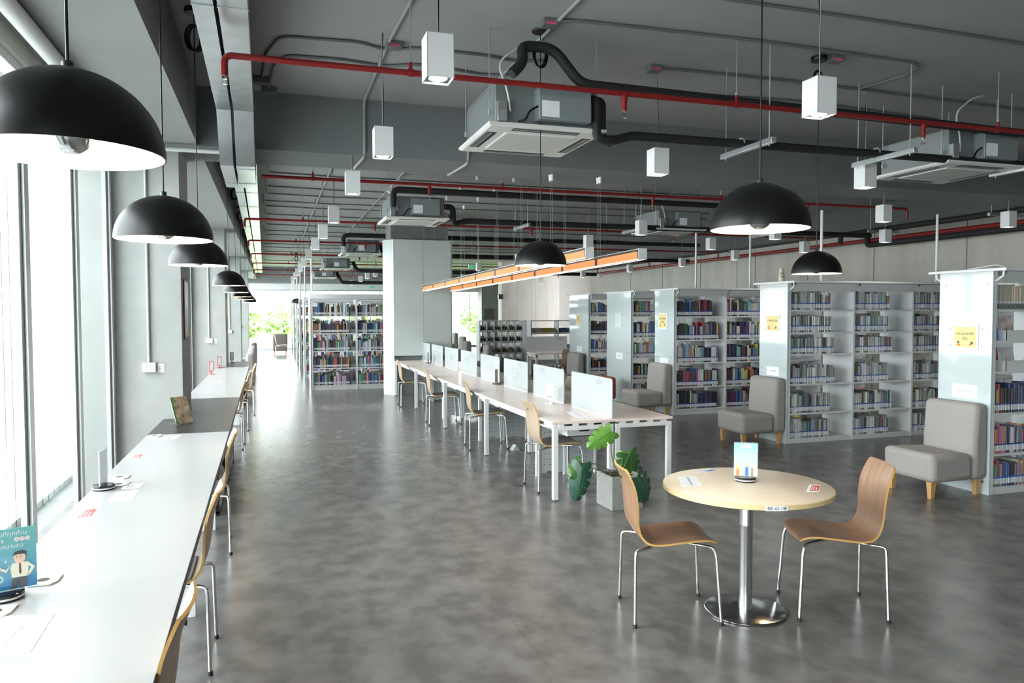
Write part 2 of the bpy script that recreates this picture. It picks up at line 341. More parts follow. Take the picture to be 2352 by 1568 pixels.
# ================================================================ LIGHT FITTINGS
def make_pendant(coil, drop_to):
    t = thing('dome_pendant', '', 'pendant lamp')
    R_ = .2; pr = [(R_*math.cos(a), .19*math.sin(a)) for a in [PI/2*k/16 for k in range(17)]]
    prof = [(R_-.004, 0), (R_, 0)]+pr[1:-1]+[(.012, .19)]
    inn = [(R_-.004, 0)]+[(r-.004, z-.003) for r, z in pr[1:-1]]+[(.012, .186)]
    MB().lathe(prof, 48).build('shade', matte_black, t); MB().lathe(inn, 48).build('shade_lining', lamp_in, t)
    MB().lathe([(0.001, .208), (.011, .208), (.013, .205), (.013, .189), (.001, .188)], 16).build('cap', dark, t)
    b_ = MB().lathe([(.018, .16), (.02, .11), (.045, .075), (.05, .05), (.046, .035)], 20).build('bulb', emit_warm, t)
    MB().lathe([(.046, .035), (.038, .015), (.02, .003), (.001, 0)], 20).build('bulb_mirror', chrome, b_)
    MB().tube([(0, 0, .2), (0, 0, drop_to)], .0035, 6).build('cord', matte_black, t)
    MB().lathe([(.001, drop_to-.035), (.062, drop_to-.035), (.065, drop_to-.03), (.065, drop_to)], 24).build('ceiling_rose', matte_black, t)
    if coil:
        mb = MB()
        for k in range(3): mb.tube([(.012*k-.01+.05*math.sin(a), .01*k, drop_to-.17-.1*(1-math.cos(a))*.9+.06) for a in [2*PI*j/20 for j in range(21)]], .006, 6)
        mb.build('cord_coil', matte_black, t)
    return t
RIM = 2.09; DROP = CZ-RIM
pA = make_pendant(False, BZ-RIM); pB = make_pendant(True, DROP)
pend = [(pB, -.43, 1.93, 2.11, 'black dome pendant over the window counter, biggest in view, beside the glass', 1),
 (pB, -.44, 3.57, 2.07, 'black dome pendant, second of the row over the window counter', 1),
 (pB, -.49, 5.75, 2.09, 'black dome pendant, third of the row over the window counter', 1),
 (pB, -.51, 10.1, 2.10, 'black dome pendant, fourth of the row over the window counter', 1),
 (pB, -.55, 13.0, 2.09, 'black dome pendant, fifth of the row over the window counter', 1),
 (pB, -.57, 15.9, 2.08, 'black dome pendant, sixth of the row over the window counter', 1),
 (pB, -.6, 19.2, 2.08, 'black dome pendant, seventh of the row, above the grey armchairs', 1),
 (pB, -.62, 23.5, 2.08, 'black dome pendant, last and smallest looking of the row along the windows', 1),
 (pB, 1.92, 2.63, 2.09, 'black dome pendant hanging nearest above the round wooden table', 0),
 (pB, 1.97, 5.40, 2.11, 'black dome pendant hanging before the orange strip lights', 0),
 (pB, 4.36, 5.2, 2.07, 'black dome pendant above the bookcase row with the paper cup on top', 0),
 (pB, .86, 27.6, 2.09, 'far black dome pendant partly behind the shelf end panels, by the end window', 0)]
first = True
for src, x, y, z, lab, row in pend:
    o = src if first else dup(src)
    first = False; o.location = (x, y, z); o['label'] = lab
    if row: o['group'] = 'dome pendants along the window counter'
    else: o['group'] = 'dome pendants in the room'
for ch in list(pA.children_recursive)+[pA]: bpy.data.objects.remove(ch)

def make_box_light():
    t = thing('box_downlight', '', 'ceiling light'); w = .07; h = .222
    mb = MB(); mb.box(-w, w, -w, -w+.004, 0, h); mb.box(-w, w, w-.004, w, 0, h); mb.box(-w, -w+.004, -w, w, 0, h); mb.box(w-.004, w, -w, w, 0, h); mb.box(-w, w, -w, w, h-.004, h)
    mb.build('housing', white, t)
    MB().lathe([(.062, .012), (.06, .03), (.048, .045), (.001, .047)], 24).build('reflector', dark, t)
    MB().lathe([(.050, .022), (.048, .010), (.03, .002), (.001, .0)], 24).build('lens', emit_w, t)
    MB().box(-w+.003, w-.003, -w+.003, w-.003, .012, .016).build('baffle', dark, t)
    MB().tube([(0, 0, h), (0, 0, CZ-2.94)], .0028, 6).build('suspension_rod', wire_m, t)
    MB().tube([(.004, .006, h), (.008, .008, .5), (-.004, .006, .7), (.01, .012, CZ-2.94)], .004, 6).build('power_cord', matte_black, t)
    return t
bl = make_box_light(); spots = []
BOX = {'the row above the aisle': [(.83, 3.81), (.83, 5.8), (.79, 7.67), (.8, 10.17), (.8, 12.35), (.8, 14.51), (.8, 17.12), (.8, 19.87), (.8, 22.1), (.8, 24.5), (.8, 27), (.8, 30)],
 'the row above the study desks': [(3.19, 3.8), (3.21, 5.83), (3.25, 24.7), (3.2, 26.4), (3.25, 28.9), (3.3, 33)],
 'the row beyond the strip lights': [(5.46, 5.85), (5.45, 10.41), (5.54, 12.64), (5.7, 17.2), (5.64, 20.6), (6.4, 25.4)],
 'the row above the bookcases': [(7.76, 7.98), (7.9, 10.41), (7.98, 12.42), (8.1, 17.44), (8.1, 19.7), (8.1, 22.3)],
 'the row along the concrete wall': [(9.95, 7.96), (10.08, 10.32), (10.2, 12.52), (10.11, 14.75), (10.2, 17.22), (10.1, 20), (10.1, 23.5), (10.35, 28.4)]}
first = True
for row, ps in BOX.items():
    for i, (x, y) in enumerate(ps):
        o = bl if first else dup(bl); first = False
        hh = -.004 if not any(a-.1 < y < c+.1 for a, c in beams) else 0
        o.location = (x, y, 2.94); spots.append((x, y)); o['label'] = 'white box downlight, %s from the camera in %s' % (ORD(i+1), row); o['group'] = 'white box downlights'

# two suspended strip lights over the desks
def strip(x, y0, label):
    t = thing('strip_light', label, 'strip light', (x, y0, 2.30), 0, 'orange strip lights over the study desks')
    n = 8; Ls = 1.076; t.rotation_euler.x = -.0105
    for k in range(n):
        a = k*Ls; mb = MB(); mb.box(-.045, .045, a, a+Ls, .107, .112, 0); mb.box(-.043, .043, a, a+Ls, .086, .107, 1); mb.box(-.032, .032, a, a+Ls, .003, .008, 1)
        for yy in (a, a+Ls-.03): mb.box(-.043, .043, yy, yy+.03, .006, .09, 1)
        seg = mb.build('light_module', [white, dark], t)
        for s in (-1, 1):
            MB().box(s*.040, s*.034, a+.03, a+Ls-.03, .010, .084).build('orange_diffuser', emit_or, seg); MB().box(s*.032, s*.046, a, a+Ls, 0, .006).build('bottom_lens', emit_bot, seg)
    for yy in (-.01, n*Ls): MB().box(-.047, .047, yy, yy+.012, -.002, .114).build('end_cap', white, t)
    for k in range(1, n+1):
        for dy in (-.03, .03):
            yy = k*Ls+dy; top = (BZ if beams[0][0] < y0+yy < beams[0][1] else CZ)-2.30+.0105*yy
            mb = MB().tube([(0, yy, .112), (0, yy, top)], .0014, 5); mb.lathe([(.001, top-.07), (.016, top-.07), (.022, top), (.001, top)], 12, 1, c=(0, yy, 0)); mb.build('suspension_wire', [wire_m, white], t)
strip(3.08, 7.0, 'long orange glowing strip light above the aisle side of the study desks')
strip(3.68, 7.0, 'long orange glowing strip light above the bookcase side of the study desks')

# ================================================================ DUCTS AND PIPES
def duct(name, x0, x1, label):
    hi, lo = 3.49, 3.10; T = .24
    ys = [-1, 6.9, 7.35, 8.6, 9.1, 34]; zs = [hi, hi, lo, lo, hi, hi]; dx = [-.0085*(y-4) for y in ys]
    mb = MB(); vs = []
    for y, z, d in zip(ys, zs, dx): vs += [(x0+d, y, z), (x1+d, y, z), (x1+d, y, z+T), (x0+d, y, z+T)]
    fs = [(0, 1, 2, 3), tuple(4*(len(ys)-1)+k for k in (3, 2, 1, 0))]
    for i in range(len(ys)-1):
        for k in range(4): fs.append((4*i+k, 4*i+(k+1) % 4, 4*i+4+(k+1) % 4, 4*i+4+k))
    mb.add(vs, fs); o = mb.build(name, galv, smooth=20); tag(o, label, 'air duct', 'galvanised ducts along the window side')
    for y in (1.2, 3.1, 4.6, 6.3, 7.5, 8.3, 10, 11.5, 13, 14.5, 16, 18, 20, 22, 25, 28, 31):
        z = hi if y < 6.9 or y > 9.1 else lo; d = -.0085*(y-4); MB().box(x0+d-.004, x1+d+.004, y, y+.02, z-.005, z+T+.003).build('flange', galv, o)
duct('air_duct', -.40, -.285, 'narrow galvanised air duct, the one nearer the window wall')
duct('air_duct', -.262, -.10, 'wide galvanised air duct beside the narrow one, nearer the room')

def sprinkler_line(y, x0, x1, drops, hangs, label, z=3.375, r=.021, endz=None, dn=True):
    t = thing('sprinkler_pipe', label, 'sprinkler pipe', (0, 0, 0), 0, 'red sprinkler pipes under the ceiling')
    pts = ([(x0, y, z-.13)] if dn else [])+[(x0, y, z), (x1, y, z)]+([(x1, y, endz)] if endz else [])
    MB().tube(fillet(pts, .05), r, 12).build('main_pipe', red, t)
    if dn: drops = [x0]+drops
    for x in drops:
        mb = MB()
        if x != x0 or not dn: mb.tube([(x, y, z), (x, y, z-.13)], r*.95, 10, 0); mb.tube([(x, y, z-.03), (x, y, z-.055)], r*1.25, 10, 0)
        h = mb.tube([(x, y, z-.13), (x, y, z-.15)], .016, 8, 1).tube([(x-.012, y, z-.15), (x-.013, y, z-.178)], .0035, 6, 1).tube([(x+.012, y, z-.15), (x+.013, y, z-.178)], .0035, 6, 1).disc((x, y, z-.182), .018, 12, 1, h=.004)
        h.build('sprinkler_head', [red, chrome], t)
    for x in hangs:
        mb = MB().tube([(x, y, z+.05), (x, y, (BZ if any(a < y < c for a, c in beams) else CZ))], .0045, 6, 1).tube([(x-.02, y, z), (x+.02, y, z)], r*1.3, 10, 0).tube([(x, y, z), (x, y, z+.07)], .013, 8, 0).tube([(x, y, z+.06), (x, y, z+.09)], .012, 8, 1)
        mb.build('hanger', [red, galv], t)
PY = [5.09, 9.4, 13.7, 17.7, 21.6, 25.6, 29.6, 33.4]
sprinkler_line(5.09, -.26, 7.9, [2.52, 5.36], [.92, 3.49, 6.21], 'red sprinkler pipe nearest the camera, crossing the whole ceiling')
sprinkler_line(9.4, -.09, 9.6, [1.93, 5.1, 7.7], [.5, 2.9, 6.2], 'red sprinkler pipe second from the camera, just past the ceiling beam', endz=3.2, dn=False)
for i, y in enumerate(PY[2:]):
    X0 = -.42-.012*(y-13.7)
    sprinkler_line(y, X0, 11.6, [1.8+.3*i, 4.8, 7.9], [.55, 3.4, 6.4], 'red sprinkler pipe %s from the camera, ending in an elbow at the duct' % ORD(i+3), endz=3.22)
t = thing('sprinkler_main', 'thick red sprinkler main running along the concrete wall', 'sprinkler pipe')
MB().tube([(11.6, -1, 3.20), (11.6, 26, 3.20)], .04, 14).build('main_pipe', red, t)
for y in (6.5, 9.2, 11.6, 14.4, 17.2, 20.4, 23.5):
    MB().tube([(11.6+.05*math.sin(a), y, 3.27+.06*math.cos(a)) for a in [2*PI*k/16 for k in range(17)]], .006, 6).tube([(11.6, y, 3.33), (11.6, y, 3.42)], .006, 6).build('clip', wire_m, t)
tag(MB().tube(fillet([(11.55, 12.3, 3.36), (11.55, 12.3, 3.1), (11.55, -1, 3.1)], .08), .055, 14).build('insulated_pipe', rubber), 'black insulated pipe under the red main on the concrete wall', 'insulated pipe')

def trapeze(x, y, z, label, rods=(-.3, .3)):
    t = thing('pipe_hanger', label, 'pipe hanger', (x, y, z), 0, 'galvanised strut hangers')
    MB().box(-.022, .022, -.36, .36, -.022, .022).build('strut', galv, t, bevel=.003)
    for r in rods: MB().tube([(0, r, -.04), (0, r, (BZ if any(a < y+r < c for a, c in beams) else CZ)-z)], .005, 6).build('rod', wire_m, t)
    MB().tube([(0, .08+.05*math.cos(a), .055+.05*math.sin(a)) for a in [PI*k/10 for k in range(11)]], .008, 6).build('clamp', galv, t)
def ins_pipe(name, pts, r, label, fil=.12):
    return tag(MB().tube(fillet(pts, fil), r, 14).build(name, rubber), label, 'insulated pipe', 'black insulated pipes')
ins_pipe('insulated_pipe', [(2.36, 5.44, 3.40), (2.42, 5.37, 3.40), (2.42, 5.37, 3.10), (2.58, 5.40, 3.10), (2.78, 5.48, 3.17), (7.6, 5.5, 3.19)], .036, 'black insulated pipe leaving the near ceiling cassette past the strut hangers', .06)
ins_pipe('insulated_pipe', [(2.40, 5.56, 3.43), (2.52, 5.49, 3.43), (2.52, 5.49, 3.12), (2.60, 5.48, 3.10)], .034, 'short black insulated pipe dropping behind the near cassette corner', .05)
ins_pipe('insulated_pipe', [(1.70, 5.28, 3.50), (1.80, 5.30, 3.60), (1.80, 5.36, 3.74), (2.06, 5.36, 3.75), (2.28, 5.36, 3.50), (7.6, 5.36, 3.44)], .04, 'black drain pipe arching over the near ceiling cassette and on behind the red pipe', .1)
ins_pipe('insulated_pipe', [(2.52, 11.2, 3.36), (2.66, 11.2, 3.36), (2.66, 11.2, 3.10), (2.9, 11.3, 3.17), (10.68, 11.3, 3.17)], .045, 'black insulated pipe leaving the second ceiling cassette beyond the beam', .07)
ins_pipe('insulated_pipe', [(1.72, 11.0, 3.30), (1.72, 11.0, 3.56), (9.0, 11.0, 3.54)], .045, 'black drain pipe high above the second ceiling cassette', .1)
ins_pipe('insulated_pipe', [(2.5, 18.2, 3.4), (2.62, 18.2, 3.12), (2.9, 18.2, 3.16), (11, 18.2, 3.16)], .05, 'black insulated pipe from the third ceiling cassette, beside the glass-clad column')
ins_pipe('insulated_pipe', [(1.6, 17.7, 3.3), (1.6, 17.7, 3.55), (11, 17.7, 3.55)], .05, 'black drain pipe above the third ceiling cassette')
ins_pipe('insulated_pipe', [(2.5, 24.4, 3.4), (2.62, 24.4, 3.12), (2.9, 24.4, 3.1), (11, 24.4, 3.1)], .06, 'black insulated pipe from the fourth ceiling cassette')
ins_pipe('insulated_pipe', [(2.5, 30.8, 3.4), (2.7, 30.8, 2.98), (11, 30.8, 2.98)], .07, 'black insulated pipe from the farthest ceiling cassette, above the end window')
ins_pipe('insulated_pipe', [(10.8, 12.2, 3.1), (10.8, 12.2, 3.27), (10.8, 3, 3.30)], .05, 'black insulated pipe carried on struts along the concrete wall')
for x, y, z, lab in [(3.82, 5.42, 3.12, 'strut hanger under the near black pipe, first past the near cassette'), (5.25, 5.42, 3.13, 'strut hanger under the near black pipe, above the middle box downlight'), (7.0, 5.45, 3.14, 'strut hanger under the near black pipe, beside the far right cassette'),
                     (3.8, 11.3, 3.11, 'strut hanger under the second black pipe, first past its cassette'), (5.75, 11.3, 3.11, 'strut hanger under the second black pipe, second past its cassette'), (8.3, 11.3, 3.11, 'strut hanger under the second black pipe, third past its cassette')]:
    trapeze(x, y, z, lab)
for k, y in enumerate((11.0, 8.6, 6.6)):
    t = thing('pipe_hanger', 'strut hanger below the pipe along the concrete wall, %s from the far elbow' % ORD(k+1), 'pipe hanger', (10.75, y, 3.22), 0, 'galvanised strut hangers')
    MB().box(-.4, .3, -.022, .022, -.022, .022).build('strut', galv, t)
    MB().tube([(-.35, 0, 0), (-.35, 0, CZ-3.22)], .005, 6).build('rod', wire_m, t); MB().tube([(.05+.065*math.cos(a), 0, .08+.065*math.sin(a)) for a in [PI*q/10 for q in range(11)]], .008, 6).build('clamp', galv, t)

# ceiling cassettes
def make_cassette():
    t = thing('ceiling_cassette', '', 'air conditioner', (0, 0, 3.14)); h = .475
    # fascia: bevelled frame with slots
    mb = MB(); b_ = .455
    mb.add([(-h, -h, .012), (h, -h, .012), (h, h, .012), (-h, h, .012), (-h, -h, .03), (h, -h, .03), (h, h, .03), (-h, h, .03), (-b_, -b_, 0), (b_, -b_, 0), (b_, b_, 0), (-b_, b_, 0)],
           [(4, 5, 6, 7), (0, 1, 5, 4), (1, 2, 6, 5), (2, 3, 7, 6), (3, 0, 4, 7), (0, 1, 9, 8), (1, 2, 10, 9), (2, 3, 11, 10), (3, 0, 8, 11), (8, 9, 10, 11)])
    f = mb.build('fascia', ac_white, t, smooth=0)
    for a in range(4):
        mb = MB(); rot = lambda u, v, q=a: {0: (u, v), 1: (-v, u), 2: (-u, -v), 3: (v, -u)}[q]
        def bx(u0, u1, v0, v1, z0, z1, mi):
            (x0, y0), (x1, y1) = rot(u0, v0), rot(u1, v1); mb.box(x0, x1, y0, y1, z0, z1, mi)
        bx(-.27, .27, -.435, -.355, -.0015, .002, 0); bx(-.26, .26, -.405, -.385, -.004, .001, 1); bx(-.27, .27, -.425, -.418, -.004, .001, 1)
        mb.build('air_slot', [hole, ac_grey], f)
    mb = MB(); mb.box(-.29, .29, -.29, .29, -.006, .001, 0)
    for k in range(-13, 14): mb.box(-.27, .27, k*.02-.004, k*.02+.004, -.007, -.0055, 1)
    mb.build('return_grille', [ac_white, mat('grille_line', (.5, .5, .48), .5)], f)
    MB().box(-.41, .41, -.41, .41, .03, .34).build('casing', ac_grey, t, bevel=.01)
    cb = MB().box(-.10, .32, -.53, -.41, .06, .30).build('control_box', mat('control_box_grey', (.27, .31, .32), .4, .3), t, bevel=.004)
    MB().box(-.08, .06, -.532, -.53, .08, .20).build('rating_label', paper, cb)
    MB().box(-.405, -.33, -.46, -.41, .04, .19).build('mounting_box', galv, t, bevel=.004)
    MB().tube(fillet([(-.30, -.44, .12), (-.33, -.46, .28), (-.42, -.48, .46), (-.2, -.47, .62), (-.05, -.45, .66)], .12), .008, 8).build('flexible_conduit', cond_l, t)
    MB().tube(fillet([(-.10, -.5, .16), (-.17, -.5, .12), (-.2, -.5, .05), (-.25, -.48, .04)], .03), .008, 6).build('cable', matte_black, t)
    for sx in (-.44, .44):
        for sy in (-.36, .36): MB().tube([(sx, sy, .12), (sx, sy, CZ-3.14)], .005, 6).tube([(sx, sy, .10), (sx, sy, .14)], .012, 6).build('hanger_rod', wire_m, t)
    mb = MB().tube([(.41, -.10, .24), (.47, -.10, .24)], .04, 12); mb.build('pipe_stub', rubber, t)
    return t
ac = make_cassette(); first = True
for x, y, lab in [(2.03, 5.84, 'white ceiling cassette nearest the camera, behind the front red pipe'), (2.09, 11.5, 'white ceiling cassette before the glass-clad column'), (2.05, 18.4, 'white ceiling cassette over the far bookcases, first beyond the column'),
                  (1.98, 24.6, 'white ceiling cassette over the far bookcases, second beyond the column'), (2.0, 30.8, 'farthest white ceiling cassette, near the end window'), (6.52, 5.92, 'white ceiling cassette above the near bookcase, beside the wall corner'), (6.65, 11.7, 'white ceiling cassette above the bookcases, beyond the beam')]:
    o = ac if first else dup(ac); first = False; o.location = (x, y, 3.14); o['label'] = lab; o['group'] = 'ceiling cassettes'

# conduits on the ceiling
ZC = CZ-.014
def conduit(pts, label, r=.012, m_=None, name='conduit'):
    return tag(MB().tube(fillet(pts, .1), r, 8).build(name, m_ or cond_m), label, 'conduit', 'ceiling conduits')
def cp(*pp): return [tuple(onz(px, py, ZC)) for px, py in pp]
for k, (a, xb) in enumerate([(cp((985, -80), (945, 0), (895, 92), (850, 200)), .60), (cp((1400, -70), (1330, 0), (1245, 85), (1120, 205)), 1.66)]):
    x = a[-1][0]
    conduit(a+[(x, 7.645, ZC), (x, 7.645, BZ-.014), (x-.05, 8.435, BZ-.014), (x-.05, 8.435, ZC), (x-.05, 22.3, ZC)], 'grey conduit running lengthwise under the ceiling, %s' % ('the one above the aisle lights' if k == 0 else 'the one over the near cassette'), .014, mat('conduit_mid', (.30, .31, .305), .5))
conduit(cp((602, 175), (612, 120), (645, 83), (830, 97), (880, 114), (960, 110), (1120, 128), (1180, 140), (1250, 140)), 'thin conduit curving from the duct to the near cassette, first of the pair')
conduit(cp((618, 200), (628, 150), (655, 127), (780, 136), (880, 152), (960, 148), (1060, 163), (1110, 172), (1170, 172)), 'thin conduit curving from the duct to the near cassette, second of the pair')
conduit(cp((1260, 46), (1330, 48), (1740, 93), (2100, 144), (2112, 152), (2080, 172), (1975, 203)), 'thin conduit bending back on itself at the far ceiling corner')
conduit(cp((1500, -28), (1680, 0), (2010, 48), (2352, 101), (2500, 124)), 'thin conduit at the very top of the ceiling view')
conduit(cp((1510, 155), (1833, 188), (2140, 226), (2400, 260)), 'thin conduit running to the near bookcase cassette, first of the pair')
conduit(cp((1330, 205), (1450, 208), (1833, 232), (2150, 275)), 'thin conduit running to the near bookcase cassette, second of the pair')
for k, (y, x0, x1) in enumerate([(9.75, .05, 3.2), (10.5, .0, 4.4), (11.9, .0, 8.9), (13.2, -.05, 9), (14.0, -.05, 9), (14.9, -.1, 9.5), (15.6, -.1, 2.3), (16.9, -.1, 9.5), (18.8, -.1, 10), (20.2, -.15, 10), (21.2, -.15, 10), (24.0, -.2, 10), (25.2, -.2, 10), (27.0, -.2, 10), (28.6, -.25, 10), (31.5, -.25, 10)]):
    w_ = .12 if k % 2 else .0
    conduit([(x0, y-.9, ZC-.01), (x0, y, ZC), (x0+.6+w_, y+.05, ZC), (x0+1.1+w_, y+.12, ZC), (x0+1.6, y+.08, ZC), (x1, y+.08, ZC)], 'thin conduit across the ceiling past the beam, %s counted from the beam' % ORD(k+1), .011)
# junction boxes
for px, py, lab in [(905, 97, 'junction box with a pink tag beside the aisle downlight cord'), (1262, 46, 'junction box with a pink tag beside the black lamp canopy'), (1503, 152, 'junction box with a pink tag above the desk-row downlights'), (1918, 130, 'junction box with a pink tag above the right-hand near downlight')]:
    p = onz(px, py, CZ); t = thing('junction_box', lab, 'junction box', (p.x, p.y, CZ), 0, 'junction boxes on the ceiling')
    MB().box(-.06, .06, -.05, .05, -.05, 0).build('box', cond_m, t, bevel=.005); MB().box(-.045, .035, -.052, -.05, -.045, -.03).build('tag', pink, t)
o = MB().lathe([(.001, -.05), (.04, -.05), (.055, -.03), (.06, 0)], 20).build('smoke_detector', white); p = onz(895, 436, CZ); o.location = (p.x, p.y, CZ); tag(o, 'round white smoke detector on the ceiling before the second cassette', 'smoke detector')
for px, py, lab in [(600, 182, 'small grey conduit box beside the duct, nearer one'), (618, 205, 'small grey conduit box beside the duct, farther one')]:
    p = onz(px, py, CZ-.02); tag(MB().box(p.x-.07, p.x+.07, p.y-.05, p.y+.05, CZ-.06, CZ).build('conduit_box', cond_m, bevel=.005), lab, 'junction box', 'junction boxes on the ceiling')
# ================================================================ CHAIRS
def catmull(P, n):
    out = []
    for i in range(len(P)-1):
        p0, p1, p2, p3 = P[max(i-1, 0)], P[i], P[i+1], P[min(i+2, len(P)-1)]
        for k in range(n):
            t = k/n; out.append([.5*((2*b)+(-a+c)*t+(2*a-5*b+4*c-d)*t*t+(-a+3*b-3*c+d)*t**3) for a, b, c, d in zip(p0, p1, p2, p3)])
    out.append(list(P[-1])); return out
PROF = [(.225, .440, .165), (.212, .456, .180), (.15, .468, .192), (.02, .458, .197), (-.10, .446, .193), (-.165, .456, .187), (-.205, .495, .180), (-.224, .56, .180), (-.230, .66, .190), (-.245, .76, .190), (-.278, .845, .178), (-.290, .868, .160)]
def shell(name, parent, mats, s0=0, s1=1, off=0, th=.011, inset=0):
    P = catmull(PROF, 5); P = P[int(s0*(len(P)-1)):int(s1*(len(P)-1))+1]; m_ = 9; mb = MB(); N_ = len(P)
    top = []; bot = []
    for i, (x, z, w) in enumerate(P):
        a = P[max(i-1, 0)]; c = P[min(i+1, N_-1)]; t = Vector((c[0]-a[0], 0, c[1]-a[1])).normalized(); nn = Vector((t.z, 0, -t.x))   # towards sitter side
        if nn.x < 0 and nn.z < 0 or (abs(t.z) < .5 and nn.z < 0): nn = -nn
        for j in range(m_+1):
            u = 2*j/m_-1; back = max(0, min(1, (z-.5)/.15))
            c0 = Vector((x-(.020*(1-u*u))*back, u*(w-inset), z-(.008*(1-u*u))*(1-back)))
            top.append(c0+nn*(off+th)); bot.append(c0+nn*off)
    o = len(top); mb.v = [tuple(v) for v in top+bot]
    q = lambda i, j: i*(m_+1)+j
    for i in range(N_-1):
        for j in range(m_):
            mb.f.append([q(i, j), q(i, j+1), q(i+1, j+1), q(i+1, j)]); mb.m.append(0)
            mb.f.append([o+q(i, j), o+q(i+1, j), o+q(i+1, j+1), o+q(i, j+1)]); mb.m.append(0)
        for j in (0, m_): mb.f.append([q(i, j), q(i+1, j), o+q(i+1, j), o+q(i, j)]); mb.m.append(1)
    for i in (0, N_-1):
        for j in range(m_): mb.f.append([q(i, j), q(i, j+1), o+q(i, j+1), o+q(i, j)]); mb.m.append(1)
    return mb.build(name, mats, parent, smooth=50)
def make_chair(wood, sheen):
    t = thing('plywood_chair', '', 'chair')
    s = shell('seat_shell', t, [wood, ply_e])
    MB().disc((-.284, 0, .80), .009, 12, 0, 'x', .006).build('screw_cap', dark, s)
    if sheen: shell('seat_sheen', t, [sheen_m, sheen_m], .03, .47, .011, .008, .012)  # thin added layer that carries the painted sheen of the bare seat
    for sx in (1, -1):
        for sy in (1, -1):
            pts = [(.02*sx, sy*.05, .432), (.13*sx, sy*.135, .436), (.207*sx, sy*.180, .430), (.222*sx, sy*.19, .385), (.245*sx, sy*.214, .012)]
            if sx < 0: pts = [(-.02, sy*.05, .428), (-.15, sy*.15, .428), (-.232, sy*.188, .424), (-.236, sy*.192, .38), (-.243, sy*.214, .012)]
            l_ = MB().tube(fillet(pts, .05), .0095, 10).build('leg', chrome, t)
            MB().tube([(.245*sx if sx > 0 else -.243, sy*.214, .022), (.246*sx if sx > 0 else -.244, sy*.2145, 0)], .0125, 10).build('foot_cap', dark, l_)
    return t
cA = make_chair(ply_m, False); cA.location = (2.185, 3.82, 0); cA.rotation_euler = (0, 0, math.radians(-14.5)); tag(cA, 'walnut plywood chair by the planter, facing the round table', 'chair', 'chairs at the round table')
dup(cA, (3.127, 3.57, 0), math.radians(158), 'walnut plywood chair at the round table, nearer the grey armchair')
cB = make_chair(ply_l, True); g = 'chairs at the study desks'
for k, (x, y, a, lab) in enumerate([(2.675, 6.94, 0, 'plywood chair at the study desks, nearest the monstera planter'), (2.635, 9.31, -6, 'plywood chair at the study desks, second from the planter end'), (2.57, 11.57, -4, 'plywood chair at the study desks, third from the planter end'), (2.52, 14.0, -2, 'plywood chair at the study desks, last before the glass-clad column'),
        (3.62, 9.4, 182, 'plywood chair on the bookcase side of the study desks, its back showing between two screens')]):
    o = cB if k == 0 else dup(cB); o.location = (x, y, 0); o.rotation_euler = (0, 0, math.radians(a)); o['label'] = lab; o['group'] = g
for k, (x, y, a) in enumerate([(-.545, 2.47, 178), (-.55, 4.04, 180), (-.56, 5.92, 183), (-.615, 10.32, 179), (-.60, 11.95, 181), (-.56, 13.72, 183)]):
    dup(cB, (x, y, 0), math.radians(a), 'plywood chair tucked under the window counter, %s from the camera' % ORD(k+1), 'chairs along the window counter')
# a light chair far off by the end window
dup(cB, (.38, 31.5, 0), math.radians(0), 'small distant chair in front of the square grey armchair at the end window', 'chairs by the end window')

# ================================================================ ROUND TABLE
t = thing('round_table', 'round maple-topped table on a steel pedestal with the label 400-63-148', 'table', (2.625, 3.695, 0))
tp = MB().lathe([(.001, .716), (.474, .716), (.479, .719), (.479, .742), (.475, .745), (.001, .745)], 72, mis=[1, 1, 1, 1, 0]).build('tabletop', [top_wood, top_edge], t)
MB().lathe([(.038, .016), (.038, .50), (.0395, .505), (.0395, .515), (.038, .52), (.038, .716)], 32).build('pedestal', steel, t)
MB().lathe([(.001, 0), (.225, 0), (.235, .004), (.235, .010), (.225, .014), (.06, .019), (.001, .019)], 56).build('base_plate', mat('polished_steel', (.45, .45, .46), .16, 1), t)
MB().box(-.14, .14, -.14, .14, .703, .716).build('mounting_plate', dark, t)
# number label on the rim, towards the camera
th = math.atan2(3.30-3.695, 2.505-2.625); mb = MB(); nn = 8; vs = []
for k in range(nn+1):
    a = th-.125+.25*k/nn
    for r_, z in ((.4802, .7165), (.4802, .7425)): vs.append((r_*math.cos(a), r_*math.sin(a), z))
mb.add(vs, [(2*k, 2*k+2, 2*k+3, 2*k+1) for k in range(nn)]); lb = mb.build('number_label', paper, t)
for k, ch in enumerate('400-63-148'):
    a = th+(k-4.5)*.0215; text_mesh(ch, .024, 'lettering', ink, lb, (.4807*math.cos(a), .4807*math.sin(a), .7295), (PI/2, 0, a+PI/2))
# things on the round table
def sheet(name, corners, z, label, cat, group=None, m_=None, h=.0012):
    """a sheet of paper given its four corners"""
    c = Vector((sum(p[0] for p in corners)/4, sum(p[1] for p in corners)/4, z)); mb = MB()
    mb.prism([(p[0]-c.x, p[1]-c.y) for p in corners], 0, h, lambda u, v, w_: (u, v, w_)); o = mb.build(name, m_ or paper, smooth=0); o.location = c
    return tag(o, label, cat, group)
def rel(o, u, v, z, name, m_, corners, h=.0004):
    """a printed patch on a sheet: u,v ranges 0..1 over the sheet's corners"""
    c = o.location; A, B, C_, D = [Vector((p[0]-c.x, p[1]-c.y)) for p in corners]
    f = lambda s, t_: (A*(1-s)+B*s)*(1-t_)+(D*(1-s)+C_*s)*t_
    mb = MB(); mb.prism([tuple(f(u[0], v[0])), tuple(f(u[1], v[0])), tuple(f(u[1], v[1])), tuple(f(u[0], v[1]))], z, z+h, lambda a, b_, w_: (a, b_, w_))
    return mb.build(name, m_, o, smooth=0)
